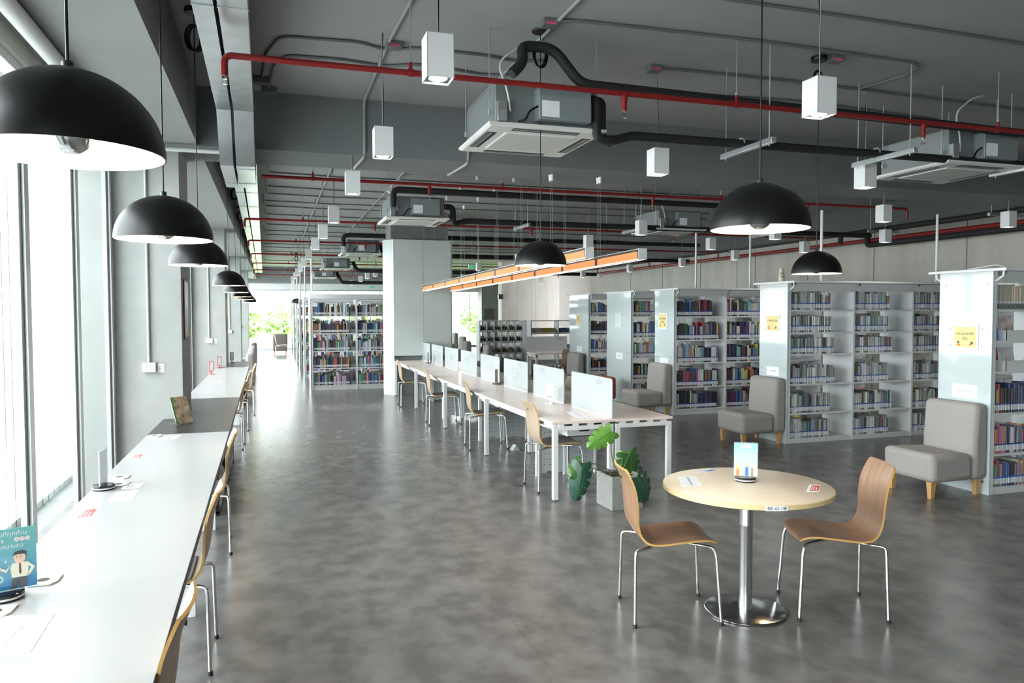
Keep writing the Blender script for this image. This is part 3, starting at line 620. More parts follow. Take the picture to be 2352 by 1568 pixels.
def notice(corners, z, label, group, ang, m_=None):
    o = sheet('notice_sheet', corners, z, label, 'paper', group, m_)
    text_mesh('กรุณารักษาความสะอาด', .022, 'lettering', ink_g, o, (0, 0, .0016), (0, 0, ang)); return o
def redcard(corners, z, label, group):
    o = sheet('notice_card', corners, z, label, 'card', group)
    p = rel(o, (.22, .95), (.12, .88), .0012, 'red_print', paper_r, corners)
    for k in range(3): rel(o, (.30+.2*k, .38+.2*k), (.2, .75-.08*k), .0017, 'pale_lettering', paper, corners, .0002)
    return o
TT = .745
c_ = [(2.24, 3.76), (2.36, 3.74), (2.46, 3.97), (2.35, 4.0)]
notice(c_, TT, 'white printed notice on the round table near its planter side', 'notices on the round table', math.atan2(.23, .10)+PI)
c_ = [(2.50, 4.085), (2.56, 4.045), (2.70, 4.105), (2.64, 4.135)]
o = sheet('notice_sheet', c_, TT, 'pale notice with a blue mark at the far edge of the round table', 'paper', 'notices on the round table', mat('paper_lilac', (.66, .67, .74), .5)); rel(o, (.55, .95), (.4, .9), .0012, 'blue_print', blue, c_)
redcard([(2.83, 3.435), (2.90, 3.415), (3.025, 3.545), (2.97, 3.575)], TT, 'red and white card lying on the round table edge by the right chair', 'red notice cards')
def logo(parent, x, y, z, r, rot, k=1):
    for i, ch in enumerate('ACC'):
        mb = MB(); dx = (i-1)*r*2.05*k
        mb.disc((0, 0, 0), r, 20, 0, h=.0004); mb.disc((0, 0, .0004), r*.80, 20, 1, h=.0003); mb.disc((0, 0, .0007), r*.66, 20, 0, h=.0003)
        o = mb.build('logo_ring', [mat('logo_white', (.9, .9, .92), .5), paper_r], parent); R_ = Matrix.Rotation(rot[2], 3, 'Z') @ Matrix.Rotation(rot[0], 3, 'X')
        o.rotation_euler = rot; o.location = Vector((x, y, z))+R_ @ Vector((dx, 0, 0))
        text_mesh(ch, r*1.15, 'lettering', paper_r, o, (0, 0, .0012))
def holder(loc, rz, label, w=.14, h=.205, face=None):
    """acrylic menu holder on a round black base; face at local -y"""
    t = thing('sign_holder', label, 'sign holder', loc, rz, 'acrylic sign holders')
    MB().lathe([(.001, 0), (.058, 0), (.060, .003), (.060, .008)], 36).lathe([(.0605, .008), (.0605, .015)], 36, 1).lathe([(.060, .015), (.060, .024), (.057, .027), (.001, .027)], 36).build('base', [mat('gloss_black', (.008, .008, .01), .12), white], t)
    MB().box(-w/2, w/2, -.005, -.002, .024, h+.027).box(-w/2, w/2, .002, .005, .024, h+.027).build('acrylic_sheet', clear_m, t)
    p = MB().box(-w/2+.003, w/2-.003, -.0012, .0012, .030, h+.022).build('poster', face or white, t)
    return t, p
def flat(poly, name, m_, parent, y=-.0018, h=.0004):
    mb = MB(); mb.prism(poly, y-h, y, lambda u, v, w_: (u, w_, v)); return mb.build(name, m_, parent, smooth=0)
def ell(cx, cz, a, b_, n=18): return [(cx+a*math.cos(2*PI*k/n), cz+b_*math.sin(2*PI*k/n)) for k in range(n)]
def grad(name, a, c, z0, z1, mid=None):
    m, nt, b, N, L = node_mat(name); tc = N('ShaderNodeTexCoord'); sx = N('ShaderNodeSeparateXYZ'); mr = N('ShaderNodeMapRange'); cr = N('ShaderNodeValToRGB')
    mr.inputs[1].default_value = z0; mr.inputs[2].default_value = z1; e = cr.color_ramp.elements; e[0].color = (*a, 1); e[1].color = (*c, 1)
    L(tc.outputs['Object'], sx.inputs[0]); L(sx.outputs[2], mr.inputs[0]); L(mr.outputs[0], cr.inputs[0]); L(cr.outputs[0], b.inputs['Base Color']); b.inputs['Roughness'].default_value = .4; return m
t, p = holder((2.675, 3.775, TT), math.radians(-34), 'acrylic holder with a sky-blue raised-hands poster standing on the round table', face=grad('poster_sky', (.86, .84, .62), (.30, .68, .86), .05, .20))
logo(p, 0, -.0018, .208, .0105, (PI/2, 0, 0))
for z, s_ in ((.183, .017), (.162, .017), (.143, .013)): text_mesh('ขอบคุณทุกท่าน', s_, 'lettering', paper, p, (0, -.0019, z), (PI/2, 0, 0))
def hand(cx, cz, w, top, m1, m2, par):
    flat([(cx-w, .032), (cx+w, .032), (cx+w*.9, cz), (cx-w*.9, cz)], 'sleeve', m1, par); flat([(cx-w*.8, cz), (cx+w*.8, cz), (cx+w*1.2, cz+top*.5), (cx-w*1.2, cz+top*.5)], 'palm', m2, par)
    for k in range(4): x = cx+(-1.0+.66*k)*w; flat([(x-w*.22, cz+top*.45), (x+w*.22, cz+top*.45), (x*1.0+(k-1.5)*w*.15+w*.15, cz+top), (x+(k-1.5)*w*.15-w*.15, cz+top)], 'finger', m2, par)
    flat([(cx+w*1.0, cz+top*.15), (cx+w*1.3, cz+top*.15), (cx+w*2.0, cz+top*.55), (cx+w*1.7, cz+top*.6)], 'thumb', m2, par)
hand(.006, .085, .010, .034, blue, skin, p); hand(-.046, .070, .009, .030, or_p, mat('print_gold', (.85, .62, .25), .5), p); hand(.036, .062, .0045, .020, mat('print_brown', (.35, .18, .08), .5), mat('print_brown', (.35, .18, .08), .5), p)

# ================================================================ PLANTER
t = thing('potted_monstera', 'monstera plant in a square concrete planter beside the study desks', 'potted plant', (2.98, 6.09, 0), math.radians(2))
s = .155; H_ = .30
mb = MB(); i_ = s-.022
mb.add([(-s, -s, 0), (s, -s, 0), (s, s, 0), (-s, s, 0), (-s, -s, H_), (s, -s, H_), (s, s, H_), (-s, s, H_), (-i_, -i_, H_), (i_, -i_, H_), (i_, i_, H_), (-i_, i_, H_), (-i_, -i_, H_-.06), (i_, -i_, H_-.06), (i_, i_, H_-.06), (-i_, i_, H_-.06)],
       [(0, 3, 2, 1), (0, 1, 5, 4), (1, 2, 6, 5), (2, 3, 7, 6), (3, 0, 4, 7), (4, 5, 9, 8), (5, 6, 10, 9), (6, 7, 11, 10), (7, 4, 8, 11), (8, 9, 13, 12), (9, 10, 14, 13), (10, 11, 15, 14), (11, 8, 12, 15), (12, 13, 14, 15)])
mb.build('planter', pot_m, t, smooth=0, bevel=.006)
MB().box(-i_+.001, i_-.001, -i_+.001, i_-.001, H_-.055, H_-.02).build('soil', soil, t)
def leaf(base, tip, wid, nrm, m_, par, lobes=5):
    """a split heart-shaped leaf: lobes left and right of the midrib"""
    b0 = Vector(base); d = Vector(tip)-b0; Ln = d.length; d.normalize(); n0 = Vector(nrm); n0 = (n0-d*n0.dot(d)).normalized(); sd = d.cross(n0)
    mb = MB(); W_ = lambda u: wid*max(.04, math.sin(PI*min(1, .22+.80*u))**.7)
    def pt(u, r, s): return b0+d*(Ln*(u*.98+r*(-.30+.62*u)*(1-.6*u*u)))+sd*(s*r*W_(u))-n0*(.30*wid*r*r+.13*Ln*u*u-.02*wid)
    for s in (-1, 1):
        for i in range(lobes):
            u0, u1 = i/lobes, (i+1)/lobes; vs = []; nr, nu = 6, 5
            for a in range(nr+1):
                r = a/nr; k = 1 if r < .5 or i == 0 and r < .75 else 1-.24*((r-.5)/.5)
                for c in range(nu+1): q = c/nu-.5; u = (u0+u1)/2+(u1-u0)*q*k; rr = r*(1-.13*abs(2*q)**2.5*(r > .6)); vs.append(pt(u, rr, s))
            mb.add(vs, [(a*(nu+1)+c, a*(nu+1)+c+1, (a+1)*(nu+1)+c+1, (a+1)*(nu+1)+c) for a in range(nr) for c in range(nu)])
    me = mb.build('leaf', m_, par, smooth=80); sol = me.modifiers.new('thick', 'SOLIDIFY'); sol.thickness = .0012
    MB().tube([pt(0, 0, 1)+n0*.002, pt(.5, 0, 1)+n0*.002, pt(1, 0, 1)+n0*.002], [.003, .002, .001], 6).build('midrib', stem_m, me); return me
off = Vector((2.98, 6.09, 0))
def Q(px, py, y): return ony(px, py, y)-off
base = Vector((-.01, -.02, H_-.03))
for (ax, ay, tx, ty, yy, w, nrm, m_, via) in [((1402), 990, 1354, 1022, 6.0, .095, (-.15, -.9, .4), leaf_l, [(1403, 1050)]), (1446, 1043, 1458, 1092, 6.12, .135, (.1, -.95, .25), leaf_m, [(1440, 1058)]), (1437, 1040, 1440, 1075, 6.16, .085, (-.4, -.9, .1), leaf_l, [(1430, 1055)]),
          (1334, 1062, 1308, 1092, 5.95, .09, (-.3, -.85, .4), leaf_m, [(1375, 1065), (1350, 1064)]), (1333, 1072, 1322, 1146, 5.92, .10, (-.3, -.95, .05), leaf_d, [(1372, 1076), (1345, 1074)]), (1462, 1096, 1494, 1146, 5.92, .16, (.15, -.92, .35), leaf_d, [(1450, 1085)])]:
    b0 = Q(ax, ay, yy); tp_ = Q(tx, ty, yy-.03)
    lf = leaf(b0, tp_, w, nrm, m_, t)
    MB().tube(fillet([base]+[Q(x, y, (yy+6.07)/2) for x, y in via]+[b0], .08), [.006]*1+[.0045]*200 if False else .0045, 7).build('stem', stem_m, lf)
for (x, y) in ((1383, 1085), (1392, 1092), (1418, 1090)):
    MB().tube([Q(x, y, 6.05), Q(x-12, y-12, 5.99), Q(x-22, y+4, 5.9)], .002, 5).build('aerial_root', mat('root', (.30, .26, .16), .8), t)

# ================================================================ STUDY DESKS
X0, X1, XM = 2.45, 3.70, 3.08
ys = [6.40, 8.72, 11.0, 13.4, 15.77]
for k in range(4):
    a, c = ys[k], ys[k+1]-.004
    t = thing('study_desk', ['white bench desk module nearest the camera beside the planter', 'white bench desk module, second from the planter', 'white bench desk module, third from the planter', 'white bench desk module farthest off, by the glass-clad column'][k], 'desk', (0, 0, 0), 0, 'bench desk modules')
    for x0, x1 in ((X0, XM-.002), (XM+.002, X1)): MB().box(x0, x1, a, c, .715, .74).build('tabletop', desk_top, t, bevel=.002)
    for x0, x1 in ((X0-.001, X0+.003),): MB().box(x0, x1, a, c, .7155, .7395).build('edge_strip', white, t)
    for yy in ([a+.002, c-.05] if k == 3 else [a+.002]):
        for x0, x1 in ((X0+.01, XM-.012), (XM+.012, X1-.01)):
            mb = MB(); mb.box(x0, x0+.048, yy, yy+.045, .012, .694); mb.box(x1-.048, x1, yy, yy+.045, .012, .694); mb.box(x0+.048, x1-.048, yy, yy+.045, .655, .694)
            f = mb.build('end_frame', white, t, bevel=.002)
            for xx in (x0+.024, x1-.024): MB().tube([(xx, yy+.022, 0), (xx, yy+.022, .013)], .018, 10).build('foot', dark, f)
            for q in range(4): xx = x0+.08+q*(x1-x0-.16)/3; MB().box(xx-.025, xx+.025, yy, yy+.045, .694, .715).build('spacer_clip', white, f)
    for x in (X0+.05, X1-.07): MB().box(x, x+.02, a+.05, c-.05, .66, .70).build('side_rail', white, t)
    yp = a+1.06
    for xa, xb in ((2.715, 2.975), (3.045, 3.335)):
        n_ = xb-xa; poly = [(xa, .03), (xa+.07, .03), (xa+.085, .05), (xb-.085, .05), (xb-.07, .03), (xb, .03), (xb, .69), (xa, .69)]
        mb = MB(); mb.prism(poly, yp, yp+.018, lambda u, v, w_: (u, w_, v), 0)
        for xx in (xa+.05, xa+.10, xa+.13, xa+.20):
            for z in range(10): mb.box(xx-.005, xx+.005, yp-.0015, yp+.001, .12+z*.058-.005, .12+z*.058+.005, 1)
        mb.build('perforated_panel', [panel_m, hole], t, smooth=0)
    for xx, ww in ((2.69, .022), (2.995, .010), (3.022, .010), (3.355, .012)): MB().box(xx-ww, xx+ww, yp-.012, yp+.03, 0, .70).build('panel_post', white, t, bevel=.002)
    for xa, xb in ((2.70, 2.98), (3.01, 3.24)):
        mb = MB(); y0_, y1_ = a+.24, yp-.03; mb.box(xa, xb, y0_, y1_, .555, .56); mb.box(xa, xa+.004, y0_, y1_, .56, .66); mb.box(xb-.004, xb, y0_, y1_, .56, .66); mb.box(xa, xb, y0_, y0_+.004, .555, .66)
        xs_ = (xa+xb)/2+.03; mb.prism([(xs_+.042*sx+.013*math.cos(q), .612+.013*math.sin(q)) for sx, qs in ((1, range(-6, 7)), (-1, range(6, 19))) for q in [PI/12*k_ for k_ in qs]], y0_-.0015, y0_+.001, lambda u, v, w_: (u, w_, v), 1); mb.build('cable_tray', [white, hole], t, smooth=0)
DV = [(7.44, 6.43), (8.67, 7.66), (9.90, 8.89), (11.12, 10.11), (12.38, 11.34), (13.62, 12.58), (14.83, 13.80), (15.98, 14.98)]
for k, (b1, a1) in enumerate(DV):
    t = thing('desk_screen', 'white acrylic desk screen, %s counted from the planter end' % ORD(k+1), 'desk screen', (3.07, (a1+b1)/2, .74), 0, 'white screens on the study desks')
    Ln = b1-a1; rr = .03; poly = [(-Ln/2, .012), (Ln/2, .012)]+[(Ln/2-rr+rr*math.cos(a), .38-rr+rr*math.sin(a)) for a in [PI/2*q/5 for q in range(6)]]+[(-Ln/2+rr+rr*math.cos(a), .38-rr+rr*math.sin(a)) for a in [PI/2+PI/2*q/5 for q in range(6)]]
    mb = MB(); mb.prism(poly, -.004, .004, lambda u, v, w_: (w_, u, v)); p = mb.build('panel', acryl, t, smooth=0)
    MB().box(-.008, .008, -Ln/2+.02, Ln/2-.02, 0, .012).build('base_rail', white, t)
    s_ = 1 if k % 2 == 0 else -1      # logo at alternating ends
    R3 = (PI/2, 0, -PI/2)
    for i in range(3):
        mb = MB().disc((0, 0, 0), .028, 20, 0, h=.0004).disc((0, 0, .0004), .021, 20, 1, h=.0003); o = mb.build('logo_ring', [ink_g, acryl], p); o.rotation_euler = R3; o.location = (-.0045, -s_*(Ln/2-.30)+(.052-.052*i), .325)
        text_mesh('ACC'[i], .034, 'lettering', ink_g, o, (0, 0, .0009))
    for i, (l_, tx_) in enumerate([(.30, ''), (.42, ''), (.42, ''), (.28, '')]):
        text_mesh(['โปรดเว้นระยะห่าง', 'เพื่อความปลอดภัยของท่าน', 'และผู้ใช้บริการทุกท่าน', 'ขอบคุณค่ะ'][i], .034, 'lettering', ink_f, p, (-.0046, .02*s_, .26-.033*i), R3)
    for i in range(4):
        y0_ = s_*(Ln/2-.05); mb = MB(); mb.prism([(y0_-s_*.015*i, .33-.06*i), (y0_-s_*(.015*i+.012), .33-.06*i), (y0_-s_*.16, .26-.06*i), (y0_-s_*.15, .25-.06*i)], -.0047, -.0042, lambda u, v, w_: (w_, u, v)); mb.build('chevron_print', ink_f, p, smooth=0)
def small_sign(loc, rz, w, h, label, face, group, base_m):
    t = thing('desk_sign', label, 'desk sign', loc, rz, group)
    MB().box(-.05, .05, -.03, .03, 0, .008).box(-.008, .008, -.004, .004, .008, .05).build('base', base_m, t, bevel=.002)
    p = MB().box(-w/2, w/2, -.003, .003, .045, .045+h).build('card', face, t)
    return t, p
t, p = small_sign((2.93, 7.74, .74), math.radians(-50), .10, .17, 'cream notice card on a stand between the first two desk screens', mat('cream_card', (.85, .80, .66), .5), 'signs on the study desks', white)
text_mesh('ห้าม', .05, 'lettering', ink_g, p, (0, -.0033, .17), (PI/2, 0, 0)); text_mesh('นำอาหารเข้ามา', .016, 'lettering', ink_g, p, (0, -.0033, .11), (PI/2, 0, 0)); MB().box(-.038, .038, -.0036, -.003, .065, .083).build('bar_print', ink_g, p)
holder((3.0, 10.05, .74), math.radians(50), 'acrylic holder with a pink poster on a black base among the desk screens', w=.10, h=.19, face=mat('poster_pink', (.85, .62, .62), .5))
holder((2.95, 14.6, .74), math.radians(60), 'acrylic holder with a blue-grey poster at the far end of the study desks', w=.10, h=.20, face=mat('poster_slate', (.30, .36, .45), .5))
for y, lab in [(7.95, 'row of red-edged sockets set in the desk behind the second screen'), (10.2, 'row of red-edged sockets set in the desk behind the fourth screen')]:
    t = thing('desk_socket_strip', lab, 'socket strip', (3.12, y, .74), 0, 'socket strips in the study desks'); MB().box(-.05, .05, -.16, .16, 0, .006).build('plate', plast_w, t); MB().box(-.03, .03, -.13, .13, .006, .008).build('red_label', paper_r, t)
o = sheet('notice_sheet', [(2.78, 6.62), (2.90, 6.60), (2.95, 7.0), (2.83, 7.02)], .74, 'white notice with a red line on the desk before the first screen', 'paper'); rel(o, (.55, .62), (.1, .8), .0012, 'red_line', paper_r, [(2.78, 6.62), (2.90, 6.60), (2.95, 7.0), (2.83, 7.02)])
tag(MB().prism([(-.05, 0), (.05, 0), (0, .07)], -.06, .06, lambda u, v, w_: (u, w_, v)).build('floor_wedge', mat('wedge_grey', (.35, .40, .43), .5), loc=(2.93, 9.0, 0)), 'small grey folded stand on the floor by the second desk chair', 'floor stand')
# ================================================================ WINDOW COUNTER
ex = lambda y: -.305-.0078*y
def counter(y0, y1, m_, label, notch=None, legs=()):
    t = thing('window_counter', label, 'counter', (0, 0, 0), 0, 'sections of the window counter')
    poly = [(ex(y0), y0), (ex(y1), y1), (-1.0, y1)]+([(-1.0, notch[1]), (-.815, notch[1]), (-.815, notch[0]), (-1.0, notch[0])] if notch else [])+[(-1.0, y0)]
    mb = MB(); mb.prism(poly, .705, .74, lambda u, v, w_: (u, v, w_)); mb.build('worktop', m_, t, smooth=0, bevel=.002)
    mb = MB(); mb.add([(ex(y0)+.0015, y0, .706), (ex(y1)+.0015, y1, .706), (ex(y1)+.0015, y1, .739), (ex(y0)+.0015, y0, .739)], [(0, 1, 2, 3)]); mb.build('edge_band', mat('edge_dark', (.05, .05, .055), .4), t)
    for y in legs: MB().box(-.96, ex(y)-.10, y, y+.03, 0, .705).build('leg_panel', white, t, bevel=.002)
    return t
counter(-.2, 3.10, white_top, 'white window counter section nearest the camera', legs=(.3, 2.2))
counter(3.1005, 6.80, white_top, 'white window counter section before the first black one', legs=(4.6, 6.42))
def cabinet(t, y0, y1):
    mb = MB(); x1 = ex((y0+y1)/2)-.085
    for z in (.02, .36, .68): mb.box(-.95, x1, y0, y1, z, z+.02)
    n = 3
    for k in range(n+1): yy = y0+(y1-y0-.02)*k/n; mb.box(-.95 if not 7.7 < yy < 8.6 else -.80, x1, yy, yy+.02, 0, .70)
    mb.box(-.80, -.78, y0, y1, 0, .7); mb.build('cabinet', black_top, t, smooth=0); return x1
t = counter(6.804, 9.55, black_top, 'black window counter section with magazine shelves, around the first concrete column', (7.79, 8.53)); xc1 = cabinet(t, 6.86, 9.5)
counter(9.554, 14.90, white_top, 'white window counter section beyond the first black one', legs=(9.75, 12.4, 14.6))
t = counter(14.904, 16.6, black_top, 'black window counter section at the far end of the counter', (14.99, 15.73)); xc2 = cabinet(t, 14.95, 16.55)
CT = .74
g = 'paper notices on the window counter'
c_ = [(-.86, 2.50), (-.70, 2.53), (-.71, 2.83), (-.87, 2.86)]; notice(c_, CT, 'white printed notice on the window counter nearest the camera', g, math.radians(88))
c_ = [(-.85, 4.43), (-.735, 4.45), (-.735, 4.70), (-.85, 4.68)]; notice(c_, CT, 'white printed notice on the counter beside the empty acrylic holder', g, math.radians(88))
c_ = [(-.84, 4.74), (-.74, 4.75), (-.74, 4.88), (-.84, 4.87)]; o = sheet('notice_sheet', c_, CT, 'small notice with a dark curl mark behind the empty acrylic holder', 'paper', g); text_mesh('∞', .10, 'lettering', ink_g, o, (-.01, 0, .0016), (0, 0, PI/2))
c_ = [(-.87, 6.50), (-.75, 6.52), (-.73, 6.70), (-.85, 6.68)]; notice(c_, CT, 'white notice at the end of the counter next to the first black section', g, math.radians(88))
c_ = [(-.84, 11.6), (-.73, 11.65), (-.73, 11.9), (-.84, 11.85)]; notice(c_, CT, 'white notice on the farther white counter section', g, math.radians(88))
g = 'red notice cards'
redcard([(-.945, 4.11), (-.865, 4.13), (-.87, 4.33), (-.945, 4.31)], CT, 'red and white card on the window counter, before the empty acrylic holder', g)
redcard([(-.965, 5.69), (-.885, 5.71), (-.89, 5.91), (-.965, 5.89)], CT, 'red and white card on the window counter, beyond the empty acrylic holder', g)
def socket(x, y, label):
    t = thing('desk_socket', label, 'desk socket', (x, y, CT), 0, 'cream desk sockets in the window counter')
    mb = MB(); mb.prism([(-.045, -.055), (.03, -.055), (.05, -.02), (.05, .055), (-.045, .055)], 0, .007, lambda u, v, w_: (u, v, w_)); mb.build('plate', plast_w, t, bevel=.002); MB().disc((-.005, 0, .0068), .022, 16, 0, h=.001).build('cable_hole', hole, t)
socket(-.90, 2.90, 'cream desk socket in front of the poster holder'); socket(-.83, 3.19, 'cream desk socket behind the poster holder'); socket(-.87, 4.87, 'cream desk socket beside the empty acrylic holder'); socket(-.90, 5.08, 'cream desk socket just beyond the empty acrylic holder'); socket(-.93, 6.72, 'cream desk socket by the first black counter section')
t, p = holder((-.915, 3.04, CT), math.radians(18), 'acrylic holder with a teal cartoon poster of a man in a tie on the counter', w=.20, h=.225, face=grad('poster_teal', (.03, .26, .55), (.18, .52, .50), .04, .20))
for z, tx, xx in ((.228, 'ขอบคุณที่ทุกท่าน', .0), (.206, 'ใช้บริการ', -.035), (.184, 'อย่างเหมาะสม', .0)): text_mesh(tx, .021, 'lettering', paper, p, (xx, -.0019, z), (PI/2, 0, 0))
logo(p, .055, -.0018, .2065, .008, (PI/2, 0, 0))
flat([(.018, .032), (.034, .032), (.040, .045), (.046, .032), (.064, .032), (.070, .072), (.022, .072)], 'trousers', trous, p)
flat([(.022, .070), (.070, .070), (.072, .105), (.068, .122), (.024, .122), (.018, .105)], 'shirt', shirt, p, -.0022)
flat([(.020, .120), (.006, .092), (-.012, .103), (-.010, .109), (.006, .102), (.016, .114)], 'sleeve', shirt, p, -.002); flat(ell(-.014, .108, .006, .006), 'hand', skin, p, -.0022)
flat([(.070, .122), (.092, .100), (.076, .074), (.070, .079), (.080, .099), (.066, .113)], 'sleeve', shirt, p, -.002); flat(ell(.071, .077, .006, .004), 'hand', skin, p, -.0026)
flat([(.044, .120), (.049, .120), (.051, .085), (.047, .080), (.043, .085)], 'tie', maroon, p, -.0026)
flat(ell(.046, .140, .018, .021), 'face', skin, p, -.0026); flat([(.026, .150), (.032, .162), (.056, .166), (.068, .158), (.066, .142), (.060, .152), (.040, .152)], 'hair', hair, p, -.003)
for dx in (.037, .050): flat(ell(dx, .143, .0016, .0024, 8), 'eye', hair, p, -.003)
for cx_, cz_, s_ in ((-.018, .142, .010), (.004, .131, .006)): flat([(cx_-s_, cz_), (cx_-s_*.2, cz_-s_*.2), (cx_, cz_-s_), (cx_+s_*.2, cz_-s_*.2), (cx_+s_, cz_), (cx_+s_*.2, cz_+s_*.2), (cx_, cz_+s_), (cx_-s_*.2, cz_+s_*.2)], 'sparkle', paper, p)
flat(ell(-.016, .070, .016, .016), 'seal', teal, p); flat(ell(-.016, .070, .012, .012), 'seal', paper, p, -.0022); flat(ell(-.016, .070, .009, .009), 'seal', teal, p, -.0026)
t, p = holder((-.935, 4.78, CT), math.radians(86), 'empty-looking acrylic holder on a round black base midway along the counter', w=.15, h=.205, face=mat('poster_white', (.82, .83, .86), .4))
for x, y, lab, m_ in [(-.965, 13.3, 'red framed sign stand on the farther white counter section', paper_r), (-.93, 15.0-.25, 'red framed sign stand at the start of the far black counter section', paper_r), (-.79, 16.3, 'dark framed sign stand at the very end of the counter', dark)]:
    t, p = small_sign((x, y, CT), math.radians(35), .085, .17, lab, m_, 'small sign stands on the counter', m_); MB().box(-.032, .032, -.0036, -.003, .055, .205).build('print', paper, p)
t = thing('magazine_stand', 'magazine propped on a clear stand on the black counter by the column', 'magazine stand', (-.80, 7.42, CT), math.radians(40))
MB().box(-.10, .10, -.06, -.055, 0, .04).box(-.10, .10, -.06, .08, 0, .004).build('stand', clear_m, t)
mb = MB(); mb.prism([(-.052, .006), (.045, .245), (.050, .243), (-.047, .005)], -.085, .085, lambda u, v, w_: (w_, u, v)); mg = mb.build('magazine', mat('magazine_cover', (.35, .26, .18), .35, noise=.7, nscale=18), t, smooth=0)
mb = MB(); mb.prism([(-.0525, .006), (-.049, .012), (.042, .245), (.0445, .2455)], -.085, -.07, lambda u, v, w_: (w_, u-.001, v)); mb.build('spine_print', mat('print_green', (.05, .28, .08), .4), mg, smooth=0)

# column fittings
for k, y in enumerate((7.8, 15.0, 22.2, 29.4)):
    nm = ['first', 'second', 'third', 'last'][k]; z = 1.24
    t = thing('power_outlet', 'white double power outlet on the %s concrete column' % nm, 'power outlet', (-1.11, y-.001, z), 0, 'outlets on the columns')
    MB().box(-.058, .058, -.045, 0, -.045, .045).build('back_box', plast_w, t, bevel=.006)
    for dx in (-.022, .022):
        mb = MB().box(dx-.016, dx+.016, -.047, -.045, -.028, .028, 0)
        for q in (-.014, .014): mb.box(dx-.007, dx-.004, -.0485, -.046, q-.005, q+.005, 1).box(dx+.004, dx+.007, -.0485, -.046, q-.005, q+.005, 1)
        mb.build('socket', [white, hole], t)
    tag(MB().tube([(-1.115, y-.016, 1.285), (-1.115, y-.016, 3.0), (-1.115, y-.014, BZ)], .011, 8).build('wall_conduit', cond_l), 'pale conduit running down the %s concrete column to its outlet' % nm, 'conduit', 'conduits on the columns')
    if k < 2: o = tag(MB().box(-1.045, -.985, y-.002, y, 1.19, 1.27).build('wall_notice', paper), 'small white notice beside the outlet on the %s column' % nm, 'paper', 'notices on the columns'); MB().box(-1.035, -.995, y-.003, y-.0019, 1.205, 1.208).box(-1.035, -.995, y-.003, y-.0019, 1.225, 1.228).box(-1.035, -.995, y-.003, y-.0019, 1.245, 1.248).build('lettering', ink_g, o)
tag(MB().tube([(-1.40, 7.60, 3.27), (-.30, 7.60, 3.27)], .022, 10).build('cross_pipe', cond_l), 'pale pipe crossing the head of the first concrete column', 'pipe')
o = tag(MB().box(-.819, -.808, 7.92, 8.28, 1.50, 2.08).build('photo_poster', mat('poster_frame', (.06, .05, .045), .5)), 'dark photograph poster on the aisle face of the first column', 'poster')
MB().box(-.8085, -.8065, 7.94, 8.26, 1.52, 2.06).build('print', mat('poster_print', (.28, .20, .15), .4, noise=.8, nscale=9), o)
tag(MB().tube([(-1.22, .8, 3.275), (-1.22, 7.7, 3.275)], .048, 16).tube([(-1.22, 5.55, 3.275), (-1.22, 5.57, 3.275)], .052, 16).build('roller_blind', mat('blind_fabric', (.74, .74, .72), .7)), 'white rolled-up roller blind along the window head', 'roller blind')

# ================================================================ ARMCHAIRS
def make_armchair(fab, label, legm=legwood):
    t = thing('slipper_chair', label, 'armchair'); w = .30
    mb = MB(); mb.prism([(-.16, .15), (.335, .15), (.345, .425), (-.16, .405)], -w, w, lambda u, v, w_: (u, w_, v)); mb.build('seat', fab, t, smooth=60, bevel=.055)
    mb = MB(); mb.prism([(-.345, .15), (-.150, .15), (-.150, .52), (-.175, .875), (-.345, .875), (-.352, .52)], -w, w, lambda u, v, w_: (u, w_, v)); mb.build('backrest', fab, t, smooth=60, bevel=.055)
    for sx, sy in ((.28, .23), (.28, -.23), (-.27, .23), (-.27, -.23)):
        mb = MB(); a, b_ = .03, .02; mb.add([(sx-b_, sy-b_, 0), (sx+b_, sy-b_, 0), (sx+b_, sy+b_, 0), (sx-b_, sy+b_, 0), (sx-a, sy-a, .155), (sx+a, sy-a, .155), (sx+a, sy+a, .155), (sx-a, sy+a, .155)], [(0, 3, 2, 1), (4, 5, 6, 7), (0, 1, 5, 4), (1, 2, 6, 5), (2, 3, 7, 6), (3, 0, 4, 7)]); mb.build('leg', legm, t, smooth=0)
    return t
am = make_armchair(fabric, ''); g = 'grey slipper chairs'
for k, (x, y, a, lab) in enumerate([(6.14, 5.63, 180, 'grey slipper chair against the end panel of the nearest bookcase'), (6.14, 8.56, 180, 'grey slipper chair against the bookcase with the paper cup on top'), (6.13, 11.5, 180, 'grey slipper chair against the third bookcase, just behind the desk corner'),
      (6.06, 15.1, 180, 'grey slipper chair beyond the desk screens, by the fifth bookcase'), (5.42, 19.9, 180, 'grey slipper chair in front of the journal rack'), (5.5, 22.5, 180, 'grey slipper chair beside the far potted plant'), (6.5, 27, 180, 'tallest looking grey slipper chair in the far cluster by the window'), (7.4, 32, 180, 'farthest grey slipper chair, half behind the glass-clad column'),
      (-.72, 17.7, 180, 'grey slipper chair just past the counter end, first of that row'), (-.74, 19.3, 180, 'grey slipper chair past the counter end, second of that row'), (-.76, 21.2, 180, 'grey slipper chair past the counter end, third of that row'), (-.78, 23.6, 180, 'grey slipper chair past the counter end, last of that row')]):
    o = am if k == 0 else dup(am); o.location = (x, y, 0); o.rotation_euler = (0, 0, math.radians(a)); o['label'] = lab; o['group'] = g
fa = make_armchair(fabric_backlit, 'grey slipper chair, coloured dark as backlit, its back to us at the end of the aisle'); fa.location = (.33, 33.3, 0); fa.rotation_euler = (0, 0, PI/2); fa['group'] = g
t = thing('ottoman', 'rust orange upholstered stool peeking out behind the nearest desk screen', 'stool', (5.90, 12.95, 0))
MB().box(-.25, .25, -.25, .25, .12, .54).build('cushion', orange_f, t, bevel=.05)
